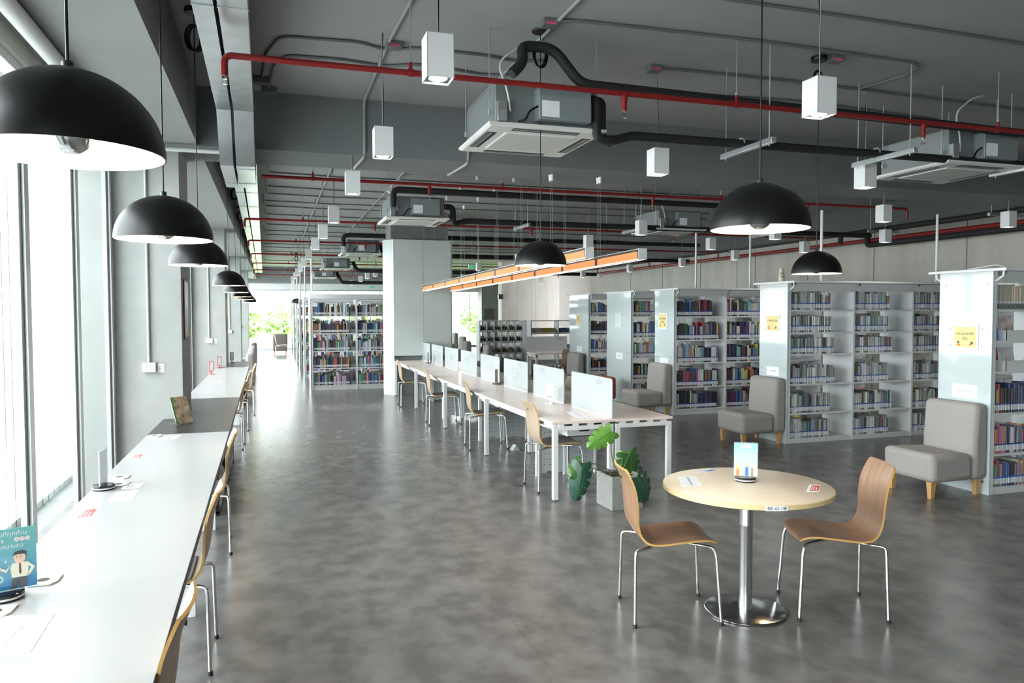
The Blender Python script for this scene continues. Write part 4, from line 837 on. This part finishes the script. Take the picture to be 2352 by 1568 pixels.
for sx in (-.19, .19):
    for sy in (-.19, .19): MB().tube([(sx, sy, 0), (sx, sy, .13)], .015, 8).build('leg', chrome, t)
t = thing('side_table', 'white round side table by the end window', 'table', (1.05, 33.2, 0)); MB().lathe([(.001, .78), (.4, .78), (.4, .81), (.001, .81)], 32).build('tabletop', white, t); MB().tube([(0, 0, .02), (0, 0, .78)], .03, 12).build('pedestal', steel, t); MB().lathe([(.001, 0), (.22, 0), (.22, .02), (.001, .02)], 24).build('base_plate', steel, t)

# ================================================================ BOOKCASES AND BOOKS
BOOKS = []
PAL = {'journal': [('pale grey', (.40, .42, .44)), ('white', (.62, .63, .64)), ('grey', (.22, .23, .24)), ('pale blue', (.25, .36, .46)), ('charcoal', (.06, .06, .065)), ('white', (.66, .67, .68)), ('silver', (.48, .50, .51)), ('white', (.58, .60, .61)), ('pale grey', (.36, .38, .40)), ('beige', (.42, .38, .30)), ('steel blue', (.10, .19, .30)), ('dusty red', (.25, .05, .05)), ('teal', (.05, .20, .22)), ('olive', (.16, .14, .05))],
  'dark': [('navy', (.012, .022, .075)), ('black', (.012, .012, .014)), ('dark blue', (.02, .06, .20)), ('maroon', (.10, .012, .016)), ('bright blue', (.03, .18, .46)), ('green', (.03, .12, .06)), ('white', (.62, .62, .60)), ('brown', (.09, .045, .02)), ('red', (.42, .03, .03)), ('orange', (.62, .16, .02)), ('sky blue', (.16, .40, .58)), ('cream', (.52, .48, .36)), ('yellow', (.62, .50, .04)), ('grey', (.18, .19, .20)), ('purple', (.10, .03, .14)), ('black', (.015, .015, .018)), ('white', (.60, .60, .58)), ('charcoal', (.05, .05, .055)), ('navy', (.015, .03, .10)), ('dark brown', (.05, .025, .015))],
  'bright': [('yellow', (.75, .55, .03)), ('red', (.48, .03, .03)), ('blue', (.03, .13, .50)), ('sky blue', (.20, .45, .65)), ('orange', (.70, .18, .02)), ('white', (.70, .70, .68)), ('green', (.08, .34, .08)), ('purple', (.14, .03, .22)), ('black', (.015, .015, .018)), ('teal', (.02, .30, .34)), ('navy', (.015, .03, .14)), ('pink', (.58, .10, .22)), ('maroon', (.16, .015, .03)), ('beige', (.48, .42, .32)), ('white', (.72, .72, .70)), ('pale grey', (.45, .46, .47)), ('white', (.66, .66, .66)), ('pale blue', (.35, .48, .58)), ('grey', (.2, .21, .22)), ('black', (.02, .02, .022)), ('cream', (.58, .54, .42))],
  'binder': [('beige', (.46, .43, .35)), ('pale beige', (.52, .49, .41)), ('buff', (.42, .38, .30))]}
def fill(x0, x1, y, z, pal, tmin, tmax, hmin, hmax, case, lvl, bay, tp_, depth=.17, rz=0, lean=.04, org=None):
    x = x0+.004; n = 0; P = PAL[pal]; last = rnd.choice(P); hh = rnd.uniform(hmin, hmax); keep = 0
    while True:
        if keep <= 0: last = rnd.choice(P); hh = rnd.uniform(hmin, hmax); keep = rnd.choice([1, 1, 1, 1, 2, 3] if pal != 'journal' else [1, 2, 3, 5]); t = rnd.uniform(tmin, tmax)
        keep -= 1; n += 1
        if x+t > x1: break
        hb = hh*rnd.uniform(.99, 1.01)
        lum = sum(last[1])/3; sa = {'journal': .5, 'dark': .3, 'bright': .35, 'binder': 0}[pal]; cc = (last[0], tuple(v*(1-sa)+(lum*.9+.02)*sa for v in last[1])); BOOKS.append(dict(x=x, y=y+rnd.uniform(0, .012), z=z, t=t-.0006, d=depth*rnd.uniform(.85, 1), h=hb, c=cc, tape=tp_, case=case, lvl=lvl, bay=bay, n=n, rz=rz, org=org)); x += t
def bookcase(label, x0, y0, dep, bays, lv, H=2.13, sign=None, card=None, plate=True, group='library bookcases', brace=True, rows=True):
    t = thing('bookcase', label, 'bookcase', (0, 0, 0), 0, group); y1 = y0+dep; x1 = bays[-1]
    e = MB().box(x0-.028, x0-.008, y0-.004, y1+.004, 0, H).build('end_panel', glassy, t, bevel=.002)
    for yy in ([y0+.06, y1-.06] if dep < .8 else [y0+.07, (y0+y1)/2, y1-.07]):
        for z in (.12, .98, H-.12): MB().disc((x0-.034, yy, z), .012, 12, 0, 'x', .007).build('fixing_stud', steel, e)
    for xb in bays: MB().box(xb-.016, xb+.016, y0, y1, 0, H).build('upright', shelf_white, t, bevel=.002)
    for a, c in zip(bays[:-1], bays[1:]):
        for k, z in enumerate(lv):
            if k == 0: MB().box(a+.016, c-.016, y0+.004, y1-.004, z-.02, z).build('shelf', shelf_white, t)
            else:
                MB().box(a+.016, c-.016, y0+.006, y0+.25, z-.022, z).build('shelf', shelf_white, t); MB().box(a+.016, c-.016, y1-.25, y1-.006, z-.022, z).build('shelf', shelf_white, t)
        MB().box(a+.016, c-.016, y0+.012, y0+.03, 0, lv[0]-.02).build('plinth', shelf_white, t)
        ym = (y0+y1)/2
        if brace: MB().tube([(a+.03, ym, lv[2]-.10), (c-.03, ym, lv[4]-.04)], .005, 6).tube([(a+.03, ym+.012, lv[4]-.04), (c-.03, ym+.012, lv[2]-.10)], .005, 6).build('cross_brace', shelf_white, t)
        if plate:
            mb = MB(); mb.add([(a+.02, y0-.10, H-.006), (c-.02, y0-.10, H-.006), (c-.02, y0-.03, H-.10), (a+.02, y0-.03, H-.10)], [(0, 1, 2, 3)]); mb.add([(a+.02, y0-.10, H-.008), (c-.02, y0-.10, H-.008), (c-.02, y0-.026, H-.108), (a+.02, y0-.026, H-.108)], [(3, 2, 1, 0)]); mb.build('canopy', shelf_white, t, smooth=0)
            mb = MB(); mb.box((a+c)/2+.06, (a+c)/2+.10, y0, y0+.20, H-.16, H-.02); mb.build('canopy_bracket', shelf_white, t)
    if plate:
        MB().box(x0-.04, x1+.02, y0-.14, y1+.14, H, H+.028).build('top_plate', white, t, bevel=.006)
        for s_, yb in ((-1, y0), (1, y1)): MB().tube([(x0+.01, yb+s_*.08, H-.002), (x0+.01, yb+s_*.075, H-.045), (x0+.01, yb+s_*.03, H-.075), (x0+.01, yb-s_*.005, H-.095)], .010, 8).build('curved_bracket', white, t)
    else: MB().box(x0-.02, x1, y0-.01, y1+.01, H-.08, H+.035).build('top_plate', shelf_white, t, bevel=.004)
    if sign:
        ys_, zs_, wd, hg, cols, txt = sign; xs = x0-.0285
        s_ = MB().box(xs-.004, xs, ys_-wd/2-.02, ys_+wd/2+.02, zs_-hg/2-.02, zs_+hg/2+.02).build('sign_frame', cols[0], e)
        if cols[1]:
            q = MB().box(xs-.0048, xs-.004, ys_-wd/2, ys_+wd/2, zs_-hg/2, zs_+hg/2).build('sign_print', cols[1], e)
            for i, tx in enumerate(txt): text_mesh(tx, hg*.19, 'lettering', ink, q, (xs-.0055, ys_, zs_+hg*.17-i*hg*.24), (PI/2, 0, -PI/2))
            mb = MB()
            for dy, dz, r_ in ((-.3, -.28, .016), (-.22, -.36, .010), (.30, -.26, .014), (.24, -.38, .011), (.33, -.38, .008)): mb.disc((xs-.0052, ys_+dy*wd, zs_+dz*hg), r_*wd/.25, 10, 0 if dz > -.3 else 1, 'x', .0004)
            mb.build('sign_drawing', [trous, paper_r], q)
        for dy in (-1, 1):
            for dz in (-1, 1): MB().disc((xs-.008, ys_+dy*(wd/2+.05), zs_+dz*hg*.42), .009, 10, 0, 'x', .008).build('sign_stud', steel, e)
    if card:
        yc_, zc_, wd, hg = card; q = MB().box(x0-.0292, x0-.028, yc_-wd/2, yc_+wd/2, zc_-hg/2, zc_+hg/2).build('shelf_card', paper, e); text_mesh('หมวดหนังสือ', hg*.2, 'lettering', ink_g, q, (x0-.0298, yc_, zc_), (PI/2, 0, -PI/2))
    return t
SY = (white, paper_y)
L4 = [.07, .39, .78, 1.18, 1.47, 1.77]; L3 = [.06, .40, .79, 1.19, 1.48, 1.78]; L2 = [.10, .48, .89, 1.28, 1.68]; LL = [.11, .50, .89, 1.29, 1.69]
bookcase('nearest white bookcase at the frame edge, glass end panel with a yellow sign', 6.5, 5.32, .58, [6.516, 7.5, 8.5, 9.5], L4, sign=(5.60, 1.50, .25, .20, SY, ['หมวดหนังสือ', 'ไทย']), card=(5.60, .97, .28, .13))
bookcase('white journal bookcase with a paper cup on its top and yellow sign', 6.5, 8.26, .58, [6.516, 7.56, 8.58, 9.6, 10.6], L3, sign=(8.56, 1.60, .24, .20, SY, ['วารสารเย็บเล่ม']), card=(8.55, .95, .26, .12))
bookcase('white bookcase of dark volumes behind the paper-cup one, yellow sign', 6.5, 11.18, .65, [6.516, 7.5, 8.5, 9.5, 10.5], L2, sign=(11.55, 1.60, .26, .24, SY, ['หมวดหนังสือ', 'อ้างอิง']), card=(11.5, .90, .28, .12))
bookcase('wide white bookcase with a blank grey sign, fourth back', 6.5, 12.77, 1.05, [6.516, 7.5, 8.5, 9.5], L2, sign=(13.3, 1.60, .25, .24, (mat('sign_blank', (.55, .63, .62), .4), None), []), card=(13.25, .90, .3, .13))
bookcase('wide white bookcase with a narrow yellow sign, fifth back', 6.5, 14.76, 1.05, [6.516, 7.5, 8.5, 9.5], L2, sign=(15.3, 1.60, .20, .22, SY, ['หมวด', 'ทั่วไป']), card=(15.25, .95, .28, .12))
bookcase('white open bookcase full of books beside the glass-clad column', .85, 17.4, .60, [.866, 1.86, 2.86, 3.86], LL, 2.15, plate=False, group='far bookcases along the aisle')
far = [20.9, 24.2, 27.5, 30.9, 34.0]
for k, y in enumerate(far): bookcase('white bookcase end seen edge-on along the aisle, %s behind the column bookcase' % ORD(k+1), .85, y, .60, [.866, 2.36, 3.86], LL, 2.15, plate=False, group='far bookcases along the aisle', brace=False)
for k, y in enumerate([17.45, 18.0]+far): 
    yy = y if k < 2 else y+.05
    if k != 1: tag(MB().tube([(.87, yy+.02, 2.18), (.87, yy+.02, 3.25)], .019, 10).build('post', white), 'white post rising from the top of the aisle bookcase, %s from the column' % ORD(k if k > 1 else 1), 'post', 'white posts above the bookcases')
for x, y, z1, lab in [(9.3, 8.55, 3.17, 'white post on the paper-cup bookcase, behind the nearest bookcase sign panel'), (7.25, 8.55, 3.15, 'white post on the paper-cup bookcase, behind the small dome pendant'), (8.2, 11.5, 3.25, 'white post on the third bookcase, nearer the concrete wall'), (7.09, 11.5, 3.25, 'white post on the third bookcase, nearer the study desks')]:
    tag(MB().tube([(x, y, 2.158), (x, y, z1)], .019, 10).build('post', white), lab, 'post', 'white posts above the bookcases')

# contents
g4, g3, g2 = 'nearest bookcase', 'bookcase with paper cup', 'third bookcase back'
X4 = 6.535
for lvl, z, pal, tm, tM, hm, hM, tp_ in [(1, .07, 'bright', .012, .034, .20, .25, 'b'), (2, .39, 'bright', .012, .034, .20, .27, 'k'), (3, .78, 'dark', .012, .03, .22, .29, 'rb')]:
    fill(X4, 7.45, 5.34, z, pal, tm, tM, hm, hM, g4, lvl, 1, tp_)
fill(X4, 7.4, 5.36, 1.77, 'binder', .03, .05, .22, .235, g4, 6, 1, None)
for lvl, z in enumerate(L3):
    for bay, (a, c) in enumerate([(6.535, 7.54), (7.58, 8.56), (8.60, 9.58)]):
        f_ = rnd.uniform(.58, .74); fill(a, a+(c-a)*f_, 8.285, z, 'journal', .008, .017, .205, .262 if lvl not in (3, 4) else .215, g3, lvl+1, bay+1, 'yb', .19)
for lvl, z in enumerate(L2):
    for bay, (a, c) in enumerate([(6.535, 7.48), (7.52, 8.48)]):
        fill(a, a+(c-a)*rnd.uniform(.78, .92), 11.205, z, 'dark', .014, .045, .22, .31, g2, lvl+1, bay+1, 'rb')
    for cs, yy in (('fourth bookcase back', 12.795), ('fifth bookcase back', 14.785)): fill(6.535, 7.45, yy, z, 'dark' if lvl % 2 else 'bright', .014, .036, .21, .30, cs, lvl+1, 1, 'rb')
    for yy in (5.84, 8.80, 11.72): pass
for lvl, z in enumerate(LL):
    fill(.885, 1.70, 17.425, z, 'bright' if lvl % 2 == 0 else 'dark', .014, .036, .19, .30, 'bookcase by glass column', lvl+1, 1, None); fill(1.88, 2.84, 17.425, z, 'bright', .014, .034, .18, .27, 'bookcase by glass column', lvl+1, 2, None)
    for k, y in enumerate(far): fill(.885, 3.8 if k < 2 else 1.8, y+.02, z, 'bright', .016, .04, .2, .28, 'far', lvl+1, 1, None)
for xc, y0, y1 in ((xc1, 6.90, 7.7), (xc1, 7.76, 8.58), (xc1, 8.64, 9.45)):
    for lvl, z in ((1, .04), (2, .38)): fill(0, y1-y0-.03, 0, z, 'journal', .012, .03, .22, .29, 'black counter section', lvl, 1+int((y0-6.9)/.8), None, .2, PI/2, org=(xc, y0))
# rear rows seen through the open shelves
for lvl, z in enumerate(L3):
    for a in (6.535, 7.58, 8.60): fill(a, a+.7, 8.83, z, 'dark', .02, .05, .20, .25, 'rear', lvl+1, 1, None, .17, PI, org=(2*a+.7+.0, 8.83))
for lvl, z in enumerate(LL):
    for a in (.885, 1.88): fill(a, a+.95, 17.98, z, 'dark', .02, .05, .2, .3, 'rear', lvl+1, 1, None, .17, PI, org=(2*a+.95, 17.98))
for lvl, z in enumerate(L2):
    for a in (6.535, 7.52): fill(a, a+.8, 11.8, z, 'dark', .02, .05, .20, .25, 'rear', lvl+1, 1, None, .17, PI, org=(2*a+.8, 11.8))
def bpos(b):
    if b['rz'] == 0: return (b['x'], b['y'], b['z'])
    if b['rz'] == PI: return (b['org'][0]-b['x'], b['org'][1], b['z'])
    return (b['org'][0], b['org'][1]+b['x'], b['z'])
def score(b):
    x, y, z = bpos(b)
    if b['rz'] == PI or b['case'] == 'far': return 0
    u, v, w = proj((x, y, z+b['h']/2))
    if w < .3 or not (0 < u < 2352 and 0 < v < 1568): return 0
    k = .12 if b['rz'] else 1
    if b['case'] in ('fourth bookcase back', 'fifth bookcase back') and x > 7.0: k = 0
    if b['case'] == g2 and x > 8.1: k = 0
    return k*b['t']*b['h']/(w*w)
BOOKS.sort(key=score, reverse=True)
def book_geo(mb, b, P, mass, cols=None):
    t, d, h = b['t'], b['d'], b['h']; ch = min(.004, t*.25); rz = b['rz']
    T = Matrix.Translation(P) @ Matrix.Rotation(rz, 4, 'Z')
    zs = [0, .024, .076, .084, .092, h] if b['tape'] else ([0, .03, .075, h] if not mass else [0, .03, .075, h]); ms = [0, 2, 3, 3, 0] if b['tape'] == 'rb' else ([0, 2, 4, 3, 0] if b['tape'] else [0, 2, 0])
    sec = [(0, ch*1.5), (ch, 0), (t-ch, 0), (t, ch*1.5)]
    for i in range(len(zs)-1):
        o = len(mb.v); mb.v += [tuple(T @ Vector((x, y, z))) for z in (zs[i], zs[i+1]) for x, y in sec]
        for k in range(3): mb.f.append([o+k, o+k+1, o+4+k+1, o+4+k]); mb.m.append(ms[i])
    o = len(mb.v); mb.v += [tuple(T @ Vector(q)) for q in [(0, ch*1.5, 0), (t, ch*1.5, 0), (t, d, 0), (0, d, 0), (0, ch*1.5, h), (t, ch*1.5, h), (t, d, h), (0, d, h)]]
    for f, mi in (((1, 2, 6, 5), 0), ((3, 0, 4, 7), 0), ((2, 3, 7, 6), 1), ((4, 5, 6, 7), 0 if not t > .012 else 1), ((0, 3, 2, 1), 0)): mb.f.append([o+i for i in f]); mb.m.append(mi)
    o = len(mb.v); mb.v += [tuple(T @ Vector((x, y, h))) for x, y in sec]; mb.f.append([o, o+1, o+2, o+3]); mb.m.append(0)
mass = MB(); mcol = []
for i, b in enumerate(BOOKS):
    P = bpos(b)
    if i < 296 and score(b) > 0:
        mb = MB(); book_geo(mb, b, (0, 0, 0), False)
        me = bpy.data.meshes.new('book'); me.from_pydata(mb.v, [], mb.f)
        for m_ in (book_c, book_p, book_l, tape.get(b['tape'] or 'b'), tape['b']): me.materials.append(m_)
        me.polygons.foreach_set('material_index', mb.m); o = bpy.data.objects.new('book', me); COL.objects.link(o); o.location = P; o.color = (*[v*rnd.uniform(.85, 1.15) for v in b['c'][1]], 1)
        kind = 'journal' if b['case'] == g3 else 'book'
        tag(o, '%s %s, %s from glass end, %s shelf up, %s bay, %s' % (b['c'][0], kind, ORD(b['n']), ORD(b['lvl']), ORD(b['bay']), b['case']) if not b['rz'] else '%s magazine, %s along the %s shelf, %s bay under the black counter section' % (b['c'][0], ORD(b['n']), ['lower', 'upper'][b['lvl']-1], ORD(b['bay'])), 'book', 'books on the bookcases')
    else:
        k = len(mass.f); book_geo(mass, b, P, True); c = (*[v*rnd.uniform(.8, 1.2) for v in b['c'][1]], 1); mcol += [c]*(len(mass.f)-k)
me = bpy.data.meshes.new('shelved_books'); me.from_pydata(mass.v, [], mass.f)
for m_ in (book_mass, book_p, book_l, tape['rb'], tape['b']): me.materials.append(m_)
me.polygons.foreach_set('material_index', mass.m); ca = me.color_attributes.new('Col', 'FLOAT_COLOR', 'CORNER'); arr = []
for p_, c in zip(me.polygons, mcol): arr += list(c)*p_.loop_total
ca.data.foreach_set('color', arr); o = bpy.data.objects.new('shelved_books', me); COL.objects.link(o); tag(o, 'rows of smaller books filling the farther and inner shelves of all the bookcases', 'books', None, 'stuff')
# display items on the nearest bookcase
o = tag(MB().box(-.06, .06, -.005, .005, 0, .24).build('display_book', mat('book_azure', (.02, .16, .48), .4), loc=(6.62, 5.42, 1.475)), 'blue book leaning face-out on the fifth shelf of the nearest bookcase', 'book'); o.rotation_euler = (math.radians(-8), 0, 0)
o = tag(MB().box(-.09, .09, -.004, .004, 0, .24).build('display_book', mat('book_redwhite', (.62, .50, .48), .4, noise=.6, nscale=14), loc=(6.82, 5.44, 1.475)), 'pale illustrated book leaning face-out on the fifth shelf of the nearest bookcase', 'book'); o.rotation_euler = (math.radians(-8), 0, 0)
o = tag(MB().box(-.08, .08, -.004, .004, 0, .22).build('display_book', mat('book_crimson', (.30, .02, .06), .4, noise=.6, nscale=14), loc=(6.64, 5.44, 1.185)), 'crimson book leaning face-out on the fourth shelf of the nearest bookcase', 'book'); o.rotation_euler = (math.radians(-8), 0, 0)
o = tag(MB().box(-.08, .08, -.004, .004, 0, .22).build('display_book', mat('book_offwhite', (.62, .60, .62), .4, noise=.3, nscale=14), loc=(6.85, 5.44, 1.185)), 'off-white book leaning face-out on the fourth shelf of the nearest bookcase', 'book'); o.rotation_euler = (math.radians(-8), 0, 0)
for x, z, lab in ((6.78, 1.47, 'white book support plate on the fifth shelf of the nearest bookcase'), (6.78, 1.18, 'white book support plate on the fourth shelf of the nearest bookcase')):
    tag(MB().box(x-.10, x+.18, 5.335, 5.34, z, z+.10).box(x-.10, x-.095, 5.335, 5.45, z, z+.10).build('book_support', shelf_white), lab, 'book support', 'book supports')
mb = MB().box(6.54, 7.45, 5.345, 5.35, 1.77, 1.825, 0)
for k in range(14): mb.disc((6.58+k*.062, 5.3445, 1.797), .008, 10, 1, 'y', .001)
tag(mb.build('perforated_rail', [ac_grey, hole]), 'grey perforated rail before the beige binders on the top shelf', 'shelf rail')
for k, (bx_, by_, lv_) in enumerate([(1.72, 17.43, l) for l in LL]):
    mb = MB().box(bx_, bx_+.12, by_, by_+.006, lv_, lv_+.09, 0).box(bx_, bx_+.12, by_, by_+.2, lv_, lv_+.004, 0); mb.disc((bx_+.03, by_-.001, lv_+.065), .008, 8, 1, 'y', .001).disc((bx_+.09, by_-.001, lv_+.065), .008, 8, 1, 'y', .001)
    tag(mb.build('book_support', [ac_grey, hole]), 'grey perforated book support on the %s shelf up of the column bookcase' % ORD(k+1), 'book support', 'book supports')
# paper cup and cable on the bookcases
t = thing('paper_cup', 'tall cream paper cup with dark lettering on top of the second bookcase', 'cup', (6.53, 8.46, 2.158))
MB().lathe([(.001, 0), (.042, 0), (.040, .02), (.030, .17), (.027, .178), (.001, .178)], 28).build('cup', mat('cup_cream', (.62, .58, .46), .6), t)
for ch, z in (('tm', .11), ('ut', .07)): text_mesh(ch, .05, 'lettering', ink, t, (-.02, -.033 if z > .1 else -.036, z), (math.radians(86), 0, math.radians(-30)))
tag(MB().tube(fillet([(6.5, 5.62, 2.163), (6.52, 5.5, 2.175), (6.55, 5.35, 2.195), (6.6, 5.30, 2.165), (7.0, 5.32, 2.163)], .03), .004, 6).build('loose_cable', white), 'loose white cable lying on top of the nearest bookcase', 'cable')

# ================================================================ JOURNAL RACKS AND THE FAR CORNER
def rack(label, x0, x1, y, ncol, rows, H=1.53):
    t = thing('journal_rack', label, 'magazine rack', (0, 0, 0), 0, 'journal racks'); gm = mat('rack_grey', (.50, .51, .53), .5); lt = mat('rack_light', (.62, .63, .64), .5)
    for k in range(ncol+1): xx = x0+(x1-x0)*k/ncol; MB().box(xx-.012, xx+.012, y, y+.35, 0, H).build('divider', lt, t)
    MB().box(x0, x1, y, y+.35, H-.02, H).build('top_board', lt, t); MB().box(x0, x1, y+.34, y+.35, 0, .3).build('back_board', gm, t)
    for r_ in rows:
        mb = MB(); mb.box(x0, x1, y, y+.02, r_-.03, r_+.02); mb.build('front_lip', lt, t)
        mb = MB(); mb.add([(x0, y+.02, r_), (x1, y+.02, r_), (x1, y+.33, r_+.13), (x0, y+.33, r_+.13), (x0, y+.02, r_-.02), (x1, y+.02, r_-.02), (x1, y+.33, r_+.11), (x0, y+.33, r_+.11)], [(0, 1, 2, 3), (7, 6, 5, 4), (0, 4, 5, 1), (2, 6, 7, 3)]); mb.build('sloping_shelf', gm, t, smooth=0)
    return t
rk = rack('grey journal rack of square pigeonholes beyond the desk screens', 5.5, 6.76, 20.0, 6, (.30, .62, .93, 1.24))
R_ = random.Random(5); JC = [(.45, .45, .44), (.12, .12, .12), (.30, .28, .26), (.5, .48, .42), (.22, .06, .05), (.35, .33, .08), (.14, .18, .24)]
for r_ in range(4):
    for c in range(6):
        for q in range(3):
            zb = (.30, .62, .93, 1.24)[r_]; xx = 5.5+.21*c+.03+.055*q; mb = MB(); mb.prism([(.03, .015), (.24, .105), (.25, .18), (.04, .09)], 0, .022, lambda u, v, w_: (w_, u, v)); o = mb.build('journal', mat('journal_%d' % R_.randrange(7), JC[R_.randrange(7)], .5), smooth=0, loc=(xx, 20.0, zb))
            tag(o, 'journal %s in the pigeonhole %s across, %s row up, of the grey rack' % (['first', 'second', 'third'][q], ORD(c+1), ORD(r_+1)), 'journal', 'journals in the rack')
MB().box(6.775, 6.86, 19.95, 20.35, 0, 1.54).build('white_side', white, rk)
rack('grey display rack with sloping shelf of magazines beside the bookcases', 6.87, 8.5, 19.6, 2, (.28, .72, 1.18))
for k, (x, c, nm) in enumerate([(7.05, (.62, .62, .66), 'pale'), (7.27, (.62, .48, .05), 'yellow'), (7.42, (.70, .52, .05), 'golden'), (7.66, (.05, .05, .05), 'black'), (7.86, (.05, .12, .40), 'blue'), (8.05, (.6, .6, .62), 'white')]):
    mb = MB(); mb.prism([(.03, .015), (.28, .125), (.277, .135), (.027, .025)], 0, .15, lambda u, v, w_: (w_, u, v)); tag(mb.build('display_magazine', mat('mag_'+nm, c, .4, noise=.5, nscale=20), smooth=0, loc=(x, 19.6, 1.18)), '%s magazine lying face-up on the sloping display rack' % nm, 'magazine', 'magazines on the display rack')
t = thing('study_desk', 'second white study desk with a screen, in front of the display rack', 'desk', (0, 0, 0))
MB().box(6.18, 8.2, 17.3, 18.0, .715, .74).build('tabletop', desk_top, t); mb = MB()
for x in (6.19, 7.15): mb = MB(); mb.box(x, x+.045, 17.3, 17.345, 0, .70); mb.box(x, x+.045, 17.955, 18.0, 0, .70); mb.box(x, x+.045, 17.3, 18.0, .66, .70); mb.build('end_frame', white, t)
t = thing('desk_screen', 'grey-looking printed screen on the second study desk by the display rack', 'desk screen', (6.72, 17.95, .74)); p = MB().box(-.55, .55, -.004, .004, .01, .40).build('panel', mat('screen_shade', (.55, .58, .59), .35), t)
for i in range(3): o = MB().disc((.30+.065*i, -.0045, .34), .03, 18, 0, 'y', .0005).disc((.30+.065*i, -.005, .34), .02, 18, 1, 'y', .0005).build('logo_ring', [ink_g, MATS['screen_shade']], p)
for i in range(4): MB().prism([(-.5+.02*i, .34-.07*i), (-.48+.02*i, .345-.07*i), (-.36, .24-.06*i), (-.37, .22-.06*i)], -.0048, -.0042, lambda u, v, w_: (u, w_, v)).build('chevron_print', ink_f, p, smooth=0)
MB().box(-.15, .2, -.0048, -.0042, .25, .253).box(-.2, .25, -.0048, -.0042, .22, .223).box(-.15, .2, -.0048, -.0042, .19, .193).build('lettering', ink_f, p)
dup(cB, (6.85, 17.0, 0), PI/2, 'plywood chair at the second study desk, mostly hidden by the desk screens', 'chairs at the second study desk')
pl = next(o for o in bpy.data.objects if o.name == 'potted_monstera'); dup(pl, (6.15, 22.6, 0), 1.0, 'small distant leafy plant by the far slipper chairs')
tag(MB().box(10.15, 10.62, 35.95, 35.99, 1.42, 1.95).build('notice_board', dark), 'black notice board on the far dark pillar between the windows', 'board')
def exit_sign(x, y, z, lab):
    t = thing('exit_sign', lab, 'exit sign', (x, y, z), 0, 'exit signs'); MB().box(-.11, .11, -.03, .03, .06, .17).build('case', white, t, bevel=.004); f = MB().box(-.10, .10, -.032, -.03, .07, .145).build('face', green_s, t); MB().tube([(0, 0, .17), (0, 0, CZ-z)], .006, 6).build('rod', wire_m, t); text_mesh('EXIT', .06, 'lettering', paper, f, (0, -.0325, .108), (PI/2, 0, 0))
exit_sign(5.55, 21.0, 2.97, 'small green exit sign hanging behind the orange strip lights'); exit_sign(4.0, 31.5, 2.72, 'green exit sign beside the glass-clad column, by the end window')
t = thing('security_camera', 'white dome security camera at the far end of the concrete wall', 'camera', (11.2, 24.5, 3.02)); MB().lathe([(.001, .06), (.07, .06), (.07, .03), (.05, .0), (.001, -.03)], 20).build('body', white, t); MB().disc((0, 0, -.03), .03, 12).build('lens', dark, t); MB().tube([(0, 0, .06), (0, 0, .38)], .012, 8).build('bracket', white, t)
t = thing('loudspeaker', 'small black loudspeaker on the corner of the concrete core wall', 'loudspeaker', (9.12, 29.9, 2.42)); MB().box(-.10, .10, -.08, .08, -.10, .10).build('case', dark, t, bevel=.02); MB().box(.05, .09, .02, .1, -.03, .03).build('bracket', dark, t)

# ================================================================ LIGHT
W = bpy.data.worlds.new('sky'); S.world = W; W.use_nodes = True; bg = W.node_tree.nodes['Background']
bg.inputs['Color'].default_value = (.95, .975, 1, 1); bg.inputs['Strength'].default_value = 6.0
sd = bpy.data.lights.new('sun', 'SUN'); sd.energy = 6; sd.angle = .02; sd.color = (1, .96, .88); so = bpy.data.objects.new('sun', sd); COL.objects.link(so)
so.rotation_euler = Vector((-.45, .5, -.85)).to_track_quat('-Z', 'Y').to_euler()
sl = bpy.data.lights.new('downlight_beam', 'SPOT'); sl.energy = 34; sl.spot_size = math.radians(110); sl.spot_blend = 1; sl.shadow_soft_size = .04; sl.color = (1, .97, .93)
for x, y in spots: o = bpy.data.objects.new('downlight_beam', sl); COL.objects.link(o); o.location = (x, y, 2.943)
def portal(loc, sx, sy, dirv):
    l = bpy.data.lights.new('sky_portal', 'AREA'); l.shape = 'RECTANGLE'; l.size = sx; l.size_y = sy; l.cycles.is_portal = True
    o = bpy.data.objects.new('sky_portal', l); COL.objects.link(o); o.location = loc; o.rotation_euler = Vector(dirv).to_track_quat('-Z', 'Z').to_euler()
portal((GX-.07, 16, 1.62), 41.8, 3.2, (1, 0, 0))
portal((6.1, FY+.07, 1.45), 15.6, 2.8, (0, -1, 0))
S.view_settings.view_transform = 'Standard'; S.view_settings.look = 'None'; S.view_settings.gamma = 1; S.view_settings.use_curve_mapping = False
for m in bpy.data.materials:
    if m.name in ('downlight_lens', 'orange_diffuser', 'strip_lens', 'exit_green'): m.cycles.emission_sampling = 'NONE'
S.view_settings.exposure = 1.62
S.cycles.use_guiding = True; S.cycles.max_bounces = 8; S.cycles.diffuse_bounces = 4; S.cycles.glossy_bounces = 3; S.cycles.transparent_max_bounces = 12; S.cycles.transmission_bounces = 4; S.cycles.sample_clamp_indirect = 6; S.cycles.caustics_reflective = False; S.cycles.caustics_refractive = False
